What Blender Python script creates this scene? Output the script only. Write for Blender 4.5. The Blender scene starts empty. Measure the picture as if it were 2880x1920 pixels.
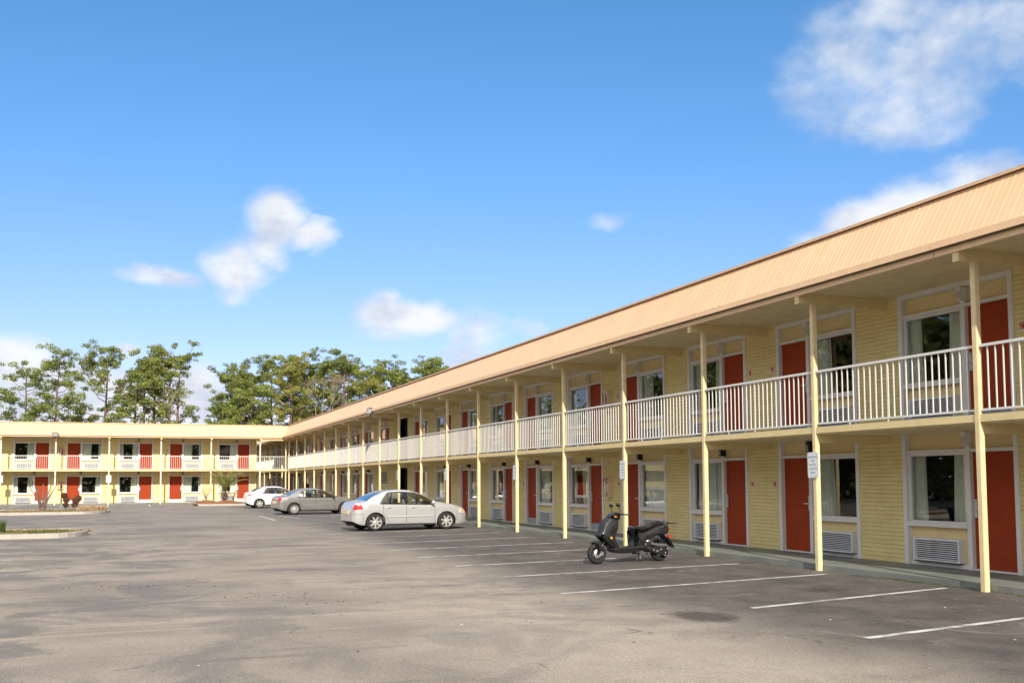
import bpy, bmesh, math, random
import numpy as np
from mathutils import Vector, Matrix
random.seed(7)
rnd = random.Random(11)
PI = math.pi
S = bpy.context.scene
COL = S.collection

# ------------------------------------------------------------------ camera
FPX, YAW, PIT, ROL = 2829.73, .3643, .0675, -.0046
fw = Vector((math.sin(YAW)*math.cos(PIT), math.cos(YAW)*math.cos(PIT), math.sin(PIT)))
rt = Vector((math.cos(YAW), -math.sin(YAW), 0)); up = rt.cross(fw)
c_, s_ = math.cos(ROL), math.sin(ROL)
rt2 = rt*c_ + up*s_; up2 = up*c_ - rt*s_
cam = bpy.data.objects.new('camera', bpy.data.cameras.new('camera')); COL.objects.link(cam)
cam.data.sensor_width = 36; cam.data.lens = FPX/2880*36; cam.data.shift_y = 199.32/2880
cam.data.clip_start = .1; cam.data.clip_end = 5000
m = Matrix((rt2, up2, -fw)).transposed().to_4x4(); m.translation = (0, 0, 1.6)
cam.matrix_world = m
S.camera = cam

# ------------------------------------------------------------------ light
SUN_AZ, SUN_EL = math.radians(192), math.radians(30)
S.view_settings.view_transform = 'Standard'; S.view_settings.look = 'None'
S.view_settings.exposure = 1.02; S.view_settings.gamma = 1
sun = bpy.data.objects.new('sun', bpy.data.lights.new('sun', 'SUN')); COL.objects.link(sun)
sun.data.energy = 2.75; sun.data.angle = math.radians(.6); sun.data.color = (1, .92, .80)
sd = Vector((math.sin(SUN_AZ)*math.cos(SUN_EL), math.cos(SUN_AZ)*math.cos(SUN_EL), math.sin(SUN_EL)))
sun.rotation_euler = sd.to_track_quat('Z', 'Y').to_euler(); sun.location = (0, -20, 40)

# node helper ------------------------------------------------------
class NT:
    def __init__(s, tree): s.t = tree; tree.nodes.clear()
    def n(s, typ, ins=None, **props):
        nd = s.t.nodes.new(typ)
        for k, v in props.items(): setattr(nd, k, v)
        for k, v in (ins or {}).items():
            sock = nd.inputs[k]
            if isinstance(v, bpy.types.NodeSocket): s.t.links.new(v, sock)
            else:
                if isinstance(v, (tuple, list)) and len(v) == 3 and sock.type == 'RGBA': v = (*v, 1)
                sock.default_value = v
        return nd
    def math(s, op, a, b=None, c=None, clamp=False):
        nd = s.t.nodes.new('ShaderNodeMath'); nd.operation = op; nd.use_clamp = clamp
        for i, v in enumerate((a, b, c)):
            if v is None: continue
            if isinstance(v, bpy.types.NodeSocket): s.t.links.new(v, nd.inputs[i])
            else: nd.inputs[i].default_value = v
        return nd.outputs[0]
    def ss(s, v, lo, hi, a=0., b=1.):
        nd = s.n('ShaderNodeMapRange', {0: v, 1: lo, 2: hi, 3: a, 4: b}, interpolation_type='SMOOTHSTEP'); return nd.outputs[0]
    def mix(s, f, a, b, mode='MIX'):
        nd = s.t.nodes.new('ShaderNodeMix'); nd.data_type = 'RGBA'; nd.blend_type = mode
        for i, v in ((0, f), (6, a), (7, b)):
            if isinstance(v, bpy.types.NodeSocket): s.t.links.new(v, nd.inputs[i])
            else: nd.inputs[i].default_value = (*v, 1) if isinstance(v, tuple) and len(v) == 3 else v
        return nd.outputs[2]
    def noise(s, vec, scale, detail=4, rough=.5, dist=0):
        return s.n('ShaderNodeTexNoise', {'Vector': vec, 'Scale': scale, 'Detail': detail, 'Roughness': rough, 'Distortion': dist}).outputs[0]
    def obj(s): return s.n('ShaderNodeTexCoord').outputs['Object']
    def scale(s, v, sc): return s.n('ShaderNodeVectorMath', {0: v, 1: sc}, operation='MULTIPLY').outputs[0]

# world ------------------------------------------------------------
W = bpy.data.worlds.new('World'); S.world = W; W.use_nodes = True
w = NT(W.node_tree)
sky = w.n('ShaderNodeTexSky', sky_type='NISHITA', sun_disc=False, sun_elevation=SUN_EL, sun_rotation=SUN_AZ,
          air_density=1.0, dust_density=.35, ozone_density=3.0, altitude=0)
g = w.n('ShaderNodeTexCoord').outputs['Generated']
xyz = w.n('ShaderNodeSeparateXYZ', {0: g})
az = w.math('ARCTAN2', xyz.outputs[0], xyz.outputs[1]); el = w.math('ARCSINE', xyz.outputs[2])
ae = w.n('ShaderNodeCombineXYZ', {0: az, 1: el}).outputs[0]
nz = w.n('ShaderNodeTexNoise', {'Vector': w.scale(ae, (1, 1.5, 1)), 'Scale': 14, 'Detail': 8, 'Roughness': .6, 'Distortion': .35})
fb = w.n('ShaderNodeVectorMath', {0: nz.outputs['Color'], 1: (.5, .5, .5)}, operation='SUBTRACT').outputs[0]
aew = w.n('ShaderNodeVectorMath', {0: ae, 1: w.scale(fb, (.045, .032, 0))}, operation='ADD').outputs[0]
BL = [(.7127,.3801,.0806,.0569,.54),(.7502,.3418,.0762,.0449,.56),(.6764,.3658,.0503,.0503,.5),(.7929,.3794,.0652,.0536,.48),(.8402,.3854,.0619,.0459,.5),
 (.7188,.323,.0389,.0173,.4),(.7413,.4196,.0562,.026,.6),(.7758,.3159,.026,.013,.3),(.8066,.2517,.0519,.0365,1),(.7546,.242,.0476,.0325,1.1),
 (.7084,.2345,.0476,.026,1.1),(.6725,.2214,.0389,.0195,1),(.1338,.2509,.0325,.0281,1.15),(.1654,.2401,.0281,.0182,1.1),(.0932,.2038,.0325,.026,1),
 (.0257,.1899,.0389,.0121,.85),(.1217,.2237,.026,.0216,.8),(.0936,.1813,.026,.013,.5),(.2319,.1645,.0303,.026,1),(.2751,.1587,.0389,.0173,1.15),
 (.3272,.1482,.0346,.026,.7),(.3141,.1224,.0346,.0173,.8),(.3795,.1481,.026,.0108,.5),(.4611,.2536,.026,.0078,.4),(-.098,.1,.045,.030,1.5),
 (-.0694,.0855,.05,.028,1.5),(-.0255,.078,.0476,.028,1.4),(.0393,.0846,.0476,.0303,1.5),(.0631,.0728,.026,.0173,1.1),(-.0037,.1199,.0151,.0087,.8),
 (.1033,.0609,.0519,.0216,1),(-.1073,.0571,.0649,.03,1.5),(.0014,.0513,.1082,.028,1.5)]
acc = None
for a, e, sa, se, st in BL:
    d = w.n('ShaderNodeVectorMath', {0: aew, 1: (a, e, 0)}, operation='SUBTRACT').outputs[0]
    d = w.scale(d, (1/sa, 1/se, 0))
    l = w.n('ShaderNodeVectorMath', {0: d}, operation='LENGTH').outputs['Value']
    v = w.ss(l, 1.45, .15, 0, st)
    acc = v if acc is None else w.math('MAXIMUM', acc, v)
fine = w.noise(w.scale(ae, (1, 1.25, 1)), 19, 9, .56, .1)
cov = w.math('ADD', acc, w.math('MULTIPLY', w.math('SUBTRACT', fine, .5), 1.25))
cov = w.math('MULTIPLY', w.ss(cov, -.08, 1.02), w.ss(acc, .02, .25))
shade = w.noise(w.scale(ae, (1, 1.6, 1)), 13, 5, .55, 0)
ccol = w.mix(w.ss(shade, .36, .62), (2.3, 2.5, 2.85), (3.45, 3.5, 3.5))
tv = w.mix(w.ss(el, .02, .42), (.50, .44, .585), (.32, .525, .63))
tint = w.n('ShaderNodeVectorMath', {0: sky.outputs[0], 1: tv}, operation='MULTIPLY').outputs[0]
skc = w.mix(w.math('MULTIPLY', cov, .93), tint, ccol)
# unseen broken cumulus, added as fill light behind, left of and above the camera
bn = w.noise(g, 2.6, 7, .58, .3)
win = w.math('MULTIPLY', w.math('MULTIPLY', w.ss(az, -.75, -.35), w.ss(az, 1.55, 1.15)), w.ss(el, .75, .58))
bc = w.math('MULTIPLY', w.math('MULTIPLY', w.ss(bn, .40, .56), w.math('SUBTRACT', 1, win)), w.ss(el, .0, .05))
skc = w.mix(w.math('MULTIPLY', bc, .95), skc, (5.9, 5.6, 5.3))
bg = w.n('ShaderNodeBackground', {'Color': skc, 'Strength': .14})
w.n('ShaderNodeOutputWorld', {'Surface': bg.outputs[0]})

# ------------------------------------------------------------------ materials
MATS = {}
def mat(name, base, rough=.6, metal=0, var=.12, nscale=6, bump=0, bscale=60, spec=.4, coat=0, dirt=None, emis=None):
    m = bpy.data.materials.new(name); m.use_nodes = True; t = NT(m.node_tree)
    o = t.obj(); n1 = t.noise(o, nscale, 5, .6)
    col = t.mix(t.ss(n1, .3, .7), tuple(c*(1-var) for c in base), tuple(min(1, c*(1+var*.7)) for c in base))
    if dirt:
        dcol, amount, lo, hi = dirt
        n2 = t.noise(t.scale(o, (1, 1, .35)), 2.3, 7, .68)
        col = t.mix(t.math('MULTIPLY', t.ss(n2, lo, hi), amount), col, dcol)
    ins = {'Base Color': col, 'Roughness': rough, 'Metallic': metal, 'Specular IOR Level': spec, 'Coat Weight': coat}
    if bump:
        nb = t.noise(o, bscale, 4, .6)
        ins['Normal'] = t.n('ShaderNodeBump', {'Height': nb, 'Strength': bump, 'Distance': .01}).outputs[0]
    b = t.n('ShaderNodeBsdfPrincipled', ins)
    if emis: b.inputs['Emission Color'].default_value = (*emis[0], 1); b.inputs['Emission Strength'].default_value = emis[1]
    t.n('ShaderNodeOutputMaterial', {'Surface': b.outputs[0]})
    MATS[name] = m; return m
YEL = (.66, .53, .235)
mat('panel_yellow', (.76, .60, .31), .55, var=.05, dirt=((.42, .33, .15), .3, .5, .8))
mat('soffit_yellow', (.80, .68, .39), .75, var=.06, dirt=((.40, .33, .17), .35, .45, .75))
mat('beam_yellow', (.78, .63, .33), .55, var=.05, dirt=((.45, .36, .18), .3, .5, .8))
mat('post_cream', (.80, .64, .37), .5, var=.07, bump=.2, bscale=90, dirt=((.38, .25, .13), .6, .56, .74))
mat('post_pale', (.74, .655, .57), .5, var=.05, dirt=((.42, .34, .26), .35, .6, .8))
mat('trim_white', (.76, .74, .72), .5, var=.05, dirt=((.45, .44, .42), .4, .5, .8))
mat('rail_white', (.76, .735, .69), .45, var=.03, dirt=((.5, .42, .34), .35, .6, .8))
mat('door_red', (.34, .050, .013), .6, var=.07, nscale=3, dirt=((.30, .04, .012), .4, .45, .8), spec=.15)
mat('kick_grey', (.36, .39, .42), .4, .3)
mat('ac_white', (.74, .75, .77), .45, var=.04, dirt=((.45, .42, .38), .4, .5, .8))
mat('black', (.012, .012, .013), .4)
mat('dark', (.03, .028, .026), .8)
mat('chrome', (.72, .73, .76), .35, .8)
mat('metal_grey', (.20, .20, .21), .45, .5)
mat('gap_shade', (.10, .085, .07), .4, .5)
mat('lens', (.36, .36, .35), .25)
mat('lens_beige', (.62, .50, .42), .4)
mat('roof_cap', (.74, .50, .30), .5, var=.08)
mat('roof_flat', (.35, .34, .32), .9)
mat('fascia', (.92, .62, .37), .45, var=.05, dirt=((.5, .33, .2), .3, .55, .8))
mat('plate_red', (.42, .05, .03), .4, var=.02)
mat('plate_cream', (.80, .60, .42), .5)
mat('sign_white', (.80, .84, .86), .35, var=.02)
mat('sign_ink', (.16, .19, .26), .5, var=.02)
mat('curtain', (.78, .79, .66), .9, var=.06, nscale=9)
mat('curtain_pale', (.90, .90, .82), .9, var=.06, nscale=9)
mat('room', (.08, .065, .055), .9)
mat('room_furniture', (.10, .05, .03), .7)
mat('kerb', (.46, .42, .37), .85, var=.1, nscale=9, bump=.4, bscale=80, dirt=((.25, .21, .17), .55, .48, .72))
mat('line_paint', (.60, .59, .56), .8, var=.12, nscale=20, dirt=((.20, .185, .17), .9, .45, .62))
mat('bark', (.17, .10, .08), .9, var=.4, nscale=3, bump=.5, bscale=20)
mat('bare_wood', (.34, .27, .21), .9, var=.2)
mat('stem_brown', (.17, .12, .09), .9, var=.25)
mat('brown_leaf', (.15, .068, .034), .85, var=.35, nscale=14)
mat('dry_grass', (.50, .36, .22), .9, var=.25)
mat('tire', (.022, .021, .02), .75, var=.1)
mat('rim_silver', (.66, .65, .62), .35, .55)
mat('paint_champagne', (.60, .605, .60), .25, .45, var=.02, coat=.6)
mat('paint_grey', (.44, .435, .42), .25, .7, var=.02, coat=.6)
mat('paint_white', (.84, .84, .82), .25, 0, var=.01, coat=.6)
mat('light_red', (.55, .012, .01), .12, coat=.8)
mat('light_amber', (.85, .33, .03), .15, coat=.8)
mat('light_clear', (.72, .70, .62), .1, .1, coat=.8)
mat('seat_fabric', (.24, .23, .21), .9)
mat('scooter_black', (.022, .023, .025), .48, 0, var=.15, coat=.1)
mat('scooter_gloss', (.015, .015, .016), .2, 0, coat=.5)
mat('engine', (.05, .045, .042), .45, .6)
mat('number_plate', (.75, .60, .38), .4)
mat('litter', (.10, .06, .04), .9, var=.5, nscale=3)
mat('litter_pale', (.6, .55, .5), .9)
mat('red_cart', (.03, .03, .04), .5)
mat('linen', (.75, .75, .78), .8)
mat('fence_cream', (.80, .70, .52), .7)
mat('stair_white', (.6, .6, .6), .5)

def leafmat(name, c1, c2, trans=.42):
    m = bpy.data.materials.new(name); m.use_nodes = True; t = NT(m.node_tree)
    r = t.n('ShaderNodeNewGeometry').outputs['Random Per Island']
    n1 = t.noise(t.obj(), .9, 3, .6)
    f = t.math('ADD', t.math('MULTIPLY', r, .55), t.math('MULTIPLY', t.ss(n1, .3, .7), .45))
    col = t.mix(f, c1, c2)
    d = t.n('ShaderNodeBsdfPrincipled', {'Base Color': col, 'Roughness': .6, 'Specular IOR Level': .25})
    tr = t.n('ShaderNodeBsdfTranslucent', {'Color': t.mix(.5, col, (.25, .30, .05))})
    mx = t.n('ShaderNodeMixShader', {0: trans, 1: d.outputs[0], 2: tr.outputs[0]})
    t.n('ShaderNodeOutputMaterial', {'Surface': mx.outputs[0]}); MATS[name] = m
leafmat('needles', (.07, .095, .025), (.46, .52, .14))
leafmat('needles_dark', (.05, .075, .028), (.42, .47, .14))
leafmat('needles_yellow', (.10, .125, .03), (.56, .52, .14))
leafmat('palm_green', (.20, .22, .06), (.50, .48, .18))
leafmat('grass_green', (.05, .09, .02), (.17, .22, .06))
leafmat('grass_straw', (.20, .15, .07), (.45, .34, .18))
leafmat('twig_foliage', (.12, .09, .06), (.30, .22, .14), .1)

# brick painted yellow
def brickmat():
    m = bpy.data.materials.new('painted_brick'); m.use_nodes = True; t = NT(m.node_tree)
    g = t.n('ShaderNodeNewGeometry').outputs['Position']
    sp = t.n('ShaderNodeSeparateXYZ', {0: g})
    v = t.n('ShaderNodeCombineXYZ', {0: t.math('ADD', sp.outputs[0], sp.outputs[1]), 1: sp.outputs[2]}).outputs[0]
    br = t.n('ShaderNodeTexBrick', {'Vector': v, 'Color1': (1, 1, 1, 1), 'Color2': (.9, .9, .9, 1), 'Mortar': (.0, .0, .0, 1), 'Scale': 1, 'Mortar Size': .006,
              'Mortar Smooth': .6, 'Bias': 0, 'Brick Width': .42, 'Row Height': .083})
    wv = t.noise(t.scale(g, (1, 1, 5)), 2.2, 5, .6)
    col = t.mix(t.ss(wv, .3, .75), (.76, .615, .265), (.86, .72, .35))
    zz = t.math('ADD', sp.outputs[2], t.math('MULTIPLY', t.noise(g, 3, 3, .5), .02))
    fz = t.math('FRACT', t.math('DIVIDE', zz, .0765))
    hl = t.math('MULTIPLY', t.ss(t.math('ABSOLUTE', t.math('SUBTRACT', fz, .5)), .16, .03), t.ss(t.noise(t.scale(g, (2.5, 2.5, 9)), 1.6, 4, .6), .32, .55, .35, 1))
    br_f = t.math('MAXIMUM', hl, t.math('MULTIPLY', br.outputs['Fac'], .3))
    col = t.mix(t.math('MULTIPLY', br_f, .42), col, (.36, .27, .11))
    grime = t.math('MULTIPLY', t.ss(t.noise(t.scale(g, (1.5, 1.5, .4)), 1.4, 6, .65), .50, .72), .3)
    col = t.mix(grime, col, (.56, .44, .22))
    # peeled / splashed grey patches low on the wall
    sz = sp.outputs[2]
    pn = t.noise(g, 1.6, 5, .6)
    low = t.math('MULTIPLY', t.ss(sz, .75, .45), t.ss(pn, .56, .60))
    far = t.ss(sp.outputs[1], 76, 77)
    col = t.mix(t.math('MULTIPLY', t.math('MULTIPLY', low, far), .7), col, (.52, .50, .44))
    h = t.math('ADD', t.math('MULTIPLY', br_f, -1), t.math('MULTIPLY', t.noise(g, 30, 4, .6), .35))
    bp = t.n('ShaderNodeBump', {'Height': h, 'Strength': .55, 'Distance': .012}).outputs[0]
    b = t.n('ShaderNodeBsdfPrincipled', {'Base Color': col, 'Roughness': .6, 'Normal': bp, 'Specular IOR Level': .3})
    t.n('ShaderNodeOutputMaterial', {'Surface': b.outputs[0]}); MATS['painted_brick'] = m
brickmat()

def roofmat():
    m = bpy.data.materials.new('roof_metal'); m.use_nodes = True; t = NT(m.node_tree)
    g = t.n('ShaderNodeNewGeometry').outputs['Position']
    n1 = t.noise(t.scale(g, (1.5, 1.5, .3)), 1.2, 6, .65)
    col = t.mix(t.ss(n1, .3, .75), (.72, .465, .262), (.79, .52, .30))
    st = t.noise(t.scale(g, (9, 9, .5)), 1.5, 3, .6)
    col = t.mix(t.math('MULTIPLY', t.ss(st, .5, .8), .25), col, (.55, .36, .22))
    b = t.n('ShaderNodeBsdfPrincipled', {'Base Color': col, 'Roughness': .42, 'Specular IOR Level': .45})
    t.n('ShaderNodeOutputMaterial', {'Surface': b.outputs[0]}); MATS['roof_metal'] = m
roofmat()

def glassmat(name, tint, extra=.0, gcol=(.95, .97, 1, 1)):
    m = bpy.data.materials.new(name); m.use_nodes = True; t = NT(m.node_tree)
    fr = t.n('ShaderNodeFresnel', {'IOR': 1.55}).outputs[0]
    f = t.math('ADD', fr, extra, clamp=True)
    # slight waviness of old panes
    nb = t.noise(t.obj(), 1.2, 2, .5)
    bp = t.n('ShaderNodeBump', {'Height': nb, 'Strength': .05, 'Distance': .02}).outputs[0]
    tr = t.n('ShaderNodeBsdfTransparent', {'Color': (*tint, 1)})
    gl = t.n('ShaderNodeBsdfGlossy', {'Color': gcol, 'Roughness': .01, 'Normal': bp})
    mx = t.n('ShaderNodeMixShader', {0: f, 1: tr.outputs[0], 2: gl.outputs[0]})
    t.n('ShaderNodeOutputMaterial', {'Surface': mx.outputs[0]}); MATS[name] = m
glassmat('window_glass', (.92, .95, .93), .03)
glassmat('car_glass', (.88, .93, .92), .05, (.62, .62, .60, 1))

def asphalt():
    m = bpy.data.materials.new('asphalt'); m.use_nodes = True; t = NT(m.node_tree)
    g = t.n('ShaderNodeNewGeometry').outputs['Position']; sp = t.n('ShaderNodeSeparateXYZ', {0: g})
    X, Y = sp.outputs[0], sp.outputs[1]
    nA = t.noise(g, .35, 6, .62, .3); nB = t.noise(g, 1.3, 6, .65, .4); nC = t.noise(g, 9, 5, .7)
    grit = t.noise(g, 60, 4, .75); grit2 = t.noise(g, 190, 2, .6)
    Xw = t.math('ADD', X, t.math('MULTIPLY', t.math('SUBTRACT', nA, .5), 2.6))
    Xw = t.math('ADD', Xw, t.math('MULTIPLY', t.math('SUBTRACT', nB, .5), 1.2))
    lane = t.mix(t.ss(nA, .32, .66), (.238, .208, .176), (.325, .283, .235))
    lane = t.mix(t.math('MULTIPLY', t.ss(t.noise(g, .22, 5, .6, .5), .50, .66), .6), lane, (.138, .132, .127))
    # streaks left by wheels, running across and along the lot
    stv = t.n('ShaderNodeMapping', {'Vector': g, 'Rotation': (0, 0, math.radians(28)), 'Scale': (.12, 1.1, 1)}).outputs[0]
    st = t.noise(stv, 1.1, 5, .6, .6)
    lane = t.mix(t.math('MULTIPLY', t.ss(st, .56, .70), .55), lane, (.098, .093, .090))
    stl = t.noise(t.n('ShaderNodeMapping', {'Vector': g, 'Rotation': (0, 0, math.radians(-40)), 'Scale': (.10, .8, 1), 'Location': (7, 3, 0)}).outputs[0], 1.0, 5, .6, .8)
    lane = t.mix(t.math('MULTIPLY', t.ss(stl, .58, .70), .5), lane, (.42, .36, .295))
    sandy = t.math('MULTIPLY', t.math('MULTIPLY', t.ss(Xw, 1.5, 4.8), t.ss(Y, 26, 12)), t.ss(nB, .34, .6))
    lane = t.mix(t.math('MULTIPLY', sandy, .75), lane, (.38, .335, .275))
    gl = t.math('MULTIPLY', t.ss(t.noise(g, .5, 6, .62, 1.2), .47, .60), t.math('ADD', .35, t.math('MULTIPLY', t.ss(X, 3, -1), .4)))
    lane = t.mix(gl, lane, (.15, .143, .137))
    bay = t.mix(t.ss(nB, .3, .7), (.088, .079, .072), (.142, .127, .113))
    bay = t.mix(t.math('MULTIPLY', t.ss(nC, .56, .72), .5), bay, (.235, .20, .17))
    bay = t.mix(t.math('MULTIPLY', t.ss(t.noise(g, .8, 6, .7, 1), .58, .72), .75), bay, (.26, .22, .185))
    mask = t.ss(Xw, 5.2, 7.3)
    farm = t.ss(Y, 14, 42)
    bay2 = t.mix(t.math('MULTIPLY', farm, .35), bay, (.165, .157, .15))
    mleft = t.math('MULTIPLY', t.ss(Xw, -2.4, -4.2), .45)
    col = t.mix(mask, lane, bay2)
    col = t.mix(mleft, col, (.17, .165, .16))
    # cool grey wear in the far part of the lot
    col = t.mix(t.math('MULTIPLY', t.math('MULTIPLY', t.ss(Y, 24, 48), t.ss(nA, .42, .60)), .6), col, (.205, .198, .192))
    # oil stains inside the bays
    ov = t.n('ShaderNodeTexVoronoi', {'Vector': t.n('ShaderNodeVectorMath', {0: g, 1: (.7, .3, 0)}, operation='ADD').outputs[0], 'Scale': .42, 'Randomness': .75}, feature='F1')
    od = t.math('ADD', ov.outputs['Distance'], t.math('MULTIPLY', t.math('SUBTRACT', nC, .5), .35))
    oil = t.math('MULTIPLY', t.ss(od, .24, .08), t.math('MULTIPLY', t.ss(X, 6.2, 7.2), t.ss(nA, .42, .55)))
    col = t.mix(t.math('MULTIPLY', oil, .55), col, (.055, .047, .042))
    # one worn round patch out in the lane
    d1 = t.n('ShaderNodeVectorMath', {0: t.n('ShaderNodeVectorMath', {0: g, 1: (6.35, 10.35, 0)}, operation='SUBTRACT').outputs[0], 1: (2.2, 1.7, 0)}, operation='MULTIPLY').outputs[0]
    dl = t.math('ADD', t.n('ShaderNodeVectorMath', {0: d1}, operation='LENGTH').outputs['Value'], t.math('MULTIPLY', t.math('SUBTRACT', nC, .5), .9))
    col = t.mix(t.math('MULTIPLY', t.ss(dl, 1.1, .5), .85), col, (.075, .066, .058))
    # cracks
    cr = t.n('ShaderNodeTexVoronoi', {'Vector': t.n('ShaderNodeVectorMath', {0: g, 1: t.scale(t.n('ShaderNodeTexNoise', {'Vector': g, 'Scale': 1.2, 'Detail': 4}).outputs['Color'], (1.4, 1.4, 0))}, operation='ADD').outputs[0], 'Scale': .33}, feature='DISTANCE_TO_EDGE')
    crk = t.math('MULTIPLY', t.ss(cr.outputs['Distance'], .006, .001), t.ss(t.noise(g, .5, 3, .5), .56, .62))
    col = t.mix(t.math('MULTIPLY', crk, .4), col, (.06, .05, .045))
    grit3 = t.noise(g, 24, 5, .8)
    gr = t.math('ADD', t.math('MULTIPLY', t.math('SUBTRACT', grit3, .5), 1.3), t.math('MULTIPLY', t.math('SUBTRACT', grit, .5), 2.4), t.math('MULTIPLY', t.math('SUBTRACT', grit2, .5), 1.8))
    val = t.math('MAXIMUM', .35, t.math('ADD', 1, gr))
    col = t.n('ShaderNodeVectorMath', {0: col, 1: t.n('ShaderNodeCombineXYZ', {0: val, 1: val, 2: val}).outputs[0]}, operation='MULTIPLY').outputs[0]
    bp = t.n('ShaderNodeBump', {'Height': t.math('ADD', grit, t.math('MULTIPLY', crk, -.5)), 'Strength': .5, 'Distance': .006}).outputs[0]
    b = t.n('ShaderNodeBsdfPrincipled', {'Base Color': col, 'Roughness': .95, 'Normal': bp, 'Specular IOR Level': .1})
    t.n('ShaderNodeOutputMaterial', {'Surface': b.outputs[0]}); MATS['asphalt'] = m
asphalt()

def concmat(name, c1, c2, stain):
    m = bpy.data.materials.new(name); m.use_nodes = True; t = NT(m.node_tree)
    g = t.n('ShaderNodeNewGeometry').outputs['Position']
    a = t.noise(g, 1.0, 7, .65, .3); b_ = t.noise(g, 5, 6, .7)
    col = t.mix(t.ss(a, .3, .7), c1, c2); col = t.mix(t.math('MULTIPLY', t.ss(b_, .55, .75), .5), col, stain)
    bp = t.n('ShaderNodeBump', {'Height': t.noise(g, 45, 3, .6), 'Strength': .2, 'Distance': .005}).outputs[0]
    b = t.n('ShaderNodeBsdfPrincipled', {'Base Color': col, 'Roughness': .6, 'Normal': bp})
    t.n('ShaderNodeOutputMaterial', {'Surface': b.outputs[0]}); MATS[name] = m
concmat('walkway_green', (.155, .17, .15), (.225, .24, .212), (.10, .103, .09))
concmat('mulch', (.20, .085, .035), (.36, .155, .06), (.10, .05, .03))
concmat('soil', (.20, .13, .07), (.34, .25, .14), (.12, .10, .05))
concmat('earth', (.10, .11, .05), (.17, .15, .08), (.07, .08, .035))

# ------------------------------------------------------------------ mesh helpers
class MB:
    def __init__(s): s.v = []; s.f = []; s.m = []; s.sm = []
    def add(s, vs, fs, mi=0, smooth=False):
        b = len(s.v); s.v += [tuple(v) for v in vs]; s.f += [tuple(b+i for i in f) for f in fs]
        s.m += [mi]*len(fs); s.sm += [smooth]*len(fs)
    def box(s, x0, x1, y0, y1, z0, z1, mi=0):
        v = [(x, y, z) for x in (x0, x1) for y in (y0, y1) for z in (z0, z1)]
        s.add(v, [(0,1,3,2),(4,6,7,5),(0,4,5,1),(2,3,7,6),(0,2,6,4),(1,5,7,3)], mi)
    def tube(s, pts, rad, n=6, mi=0, cap=True, smooth=True):
        pts = [Vector(p) for p in pts]
        if not hasattr(rad, '__len__'): rad = [rad]*len(pts)
        rings = []; b = len(s.v)
        for i, p in enumerate(pts):
            d = (pts[min(i+1, len(pts)-1)]-pts[max(i-1, 0)])
            d = d.normalized() if d.length > 1e-9 else Vector((0, 0, 1))
            a = d.cross(Vector((0, 0, 1)) if abs(d.z) < .9 else Vector((1, 0, 0))).normalized(); c = d.cross(a)
            for k in range(n):
                t = 2*PI*k/n; s.v.append(tuple(p+(a*math.cos(t)+c*math.sin(t))*rad[i]))
        for i in range(len(pts)-1):
            for k in range(n):
                q = b+i*n; s.f.append((q+k, q+(k+1) % n, q+n+(k+1) % n, q+n+k)); s.m.append(mi); s.sm.append(smooth)
        if cap:
            s.f.append(tuple(b+k for k in range(n))[::-1]); s.f.append(tuple(b+(len(pts)-1)*n+k for k in range(n))); s.m += [mi, mi]; s.sm += [False, False]
    def lathe(s, prof, center, axis='y', n=28, mi=0, smooth=True):
        b = len(s.v); k = len(prof)
        for i in range(n):
            t = 2*PI*i/n
            for r, h in prof:
                c, q = r*math.cos(t), r*math.sin(t)
                p = (c, h, q) if axis == 'y' else ((h, c, q) if axis == 'x' else (c, q, h))
                s.v.append((center[0]+p[0], center[1]+p[1], center[2]+p[2]))
        for i in range(n):
            for j in range(k-1):
                a0 = b+i*k+j; a1 = b+((i+1) % n)*k+j
                s.f.append((a0, a1, a1+1, a0+1)); s.m.append(mi); s.sm.append(smooth)
    def ball(s, c, r, n=8, mi=0, jit=0):
        vs = []; fs = []
        for i in range(n+1):
            t = PI*i/n
            for k in range(2*n):
                p = PI*k/n; j = 1+rnd.uniform(-jit, jit)
                vs.append((c[0]+r[0]*j*math.sin(t)*math.cos(p), c[1]+r[1]*j*math.sin(t)*math.sin(p), c[2]+r[2]*j*math.cos(t)))
        for i in range(n):
            for k in range(2*n):
                fs.append((i*2*n+k, i*2*n+(k+1) % (2*n), (i+1)*2*n+(k+1) % (2*n), (i+1)*2*n+k))
        s.add(vs, fs, mi, True)
    def leaf(s, p, size, mi=0, flat=0., asp=1.):
        d = Vector((rnd.gauss(0, 1), rnd.gauss(0, 1), rnd.gauss(0, 1)*(1-flat)))
        if d.length < .01: d = Vector((1, 0, 0))
        d.normalize(); e = d.cross(Vector((rnd.gauss(0, 1), rnd.gauss(0, 1), rnd.gauss(0, 1))))
        if e.length < .01: e = Vector((0, 0, 1))
        e.normalize(); d = d*size*asp; e = e*size*.5; p = Vector(p)
        s.add([p-d, p-e, p+d, p+e], [(0, 1, 2, 3)], mi)
    def build(s, name, mats, parent=None, loc=None, rot=None, recalc=True):
        me = bpy.data.meshes.new(name); me.from_pydata(s.v, [], s.f)
        if not isinstance(mats, (list, tuple)): mats = [mats]
        for q in mats: me.materials.append(MATS[q])
        me.polygons.foreach_set('material_index', s.m); me.polygons.foreach_set('use_smooth', s.sm)
        if recalc and len(s.f) < 20000:
            bm = bmesh.new(); bm.from_mesh(me); bmesh.ops.recalc_face_normals(bm, faces=bm.faces); bm.to_mesh(me); bm.free()
        me.update()
        o = bpy.data.objects.new(name, me); COL.objects.link(o)
        if parent: o.parent = parent
        if loc: o.location = loc
        if rot: o.rotation_euler = rot
        return o
def tag(o, label=None, cat=None, group=None, kind=None):
    if label: o['label'] = label
    if cat: o['category'] = cat
    if group: o['group'] = group
    if kind: o['kind'] = kind
    return o
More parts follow.
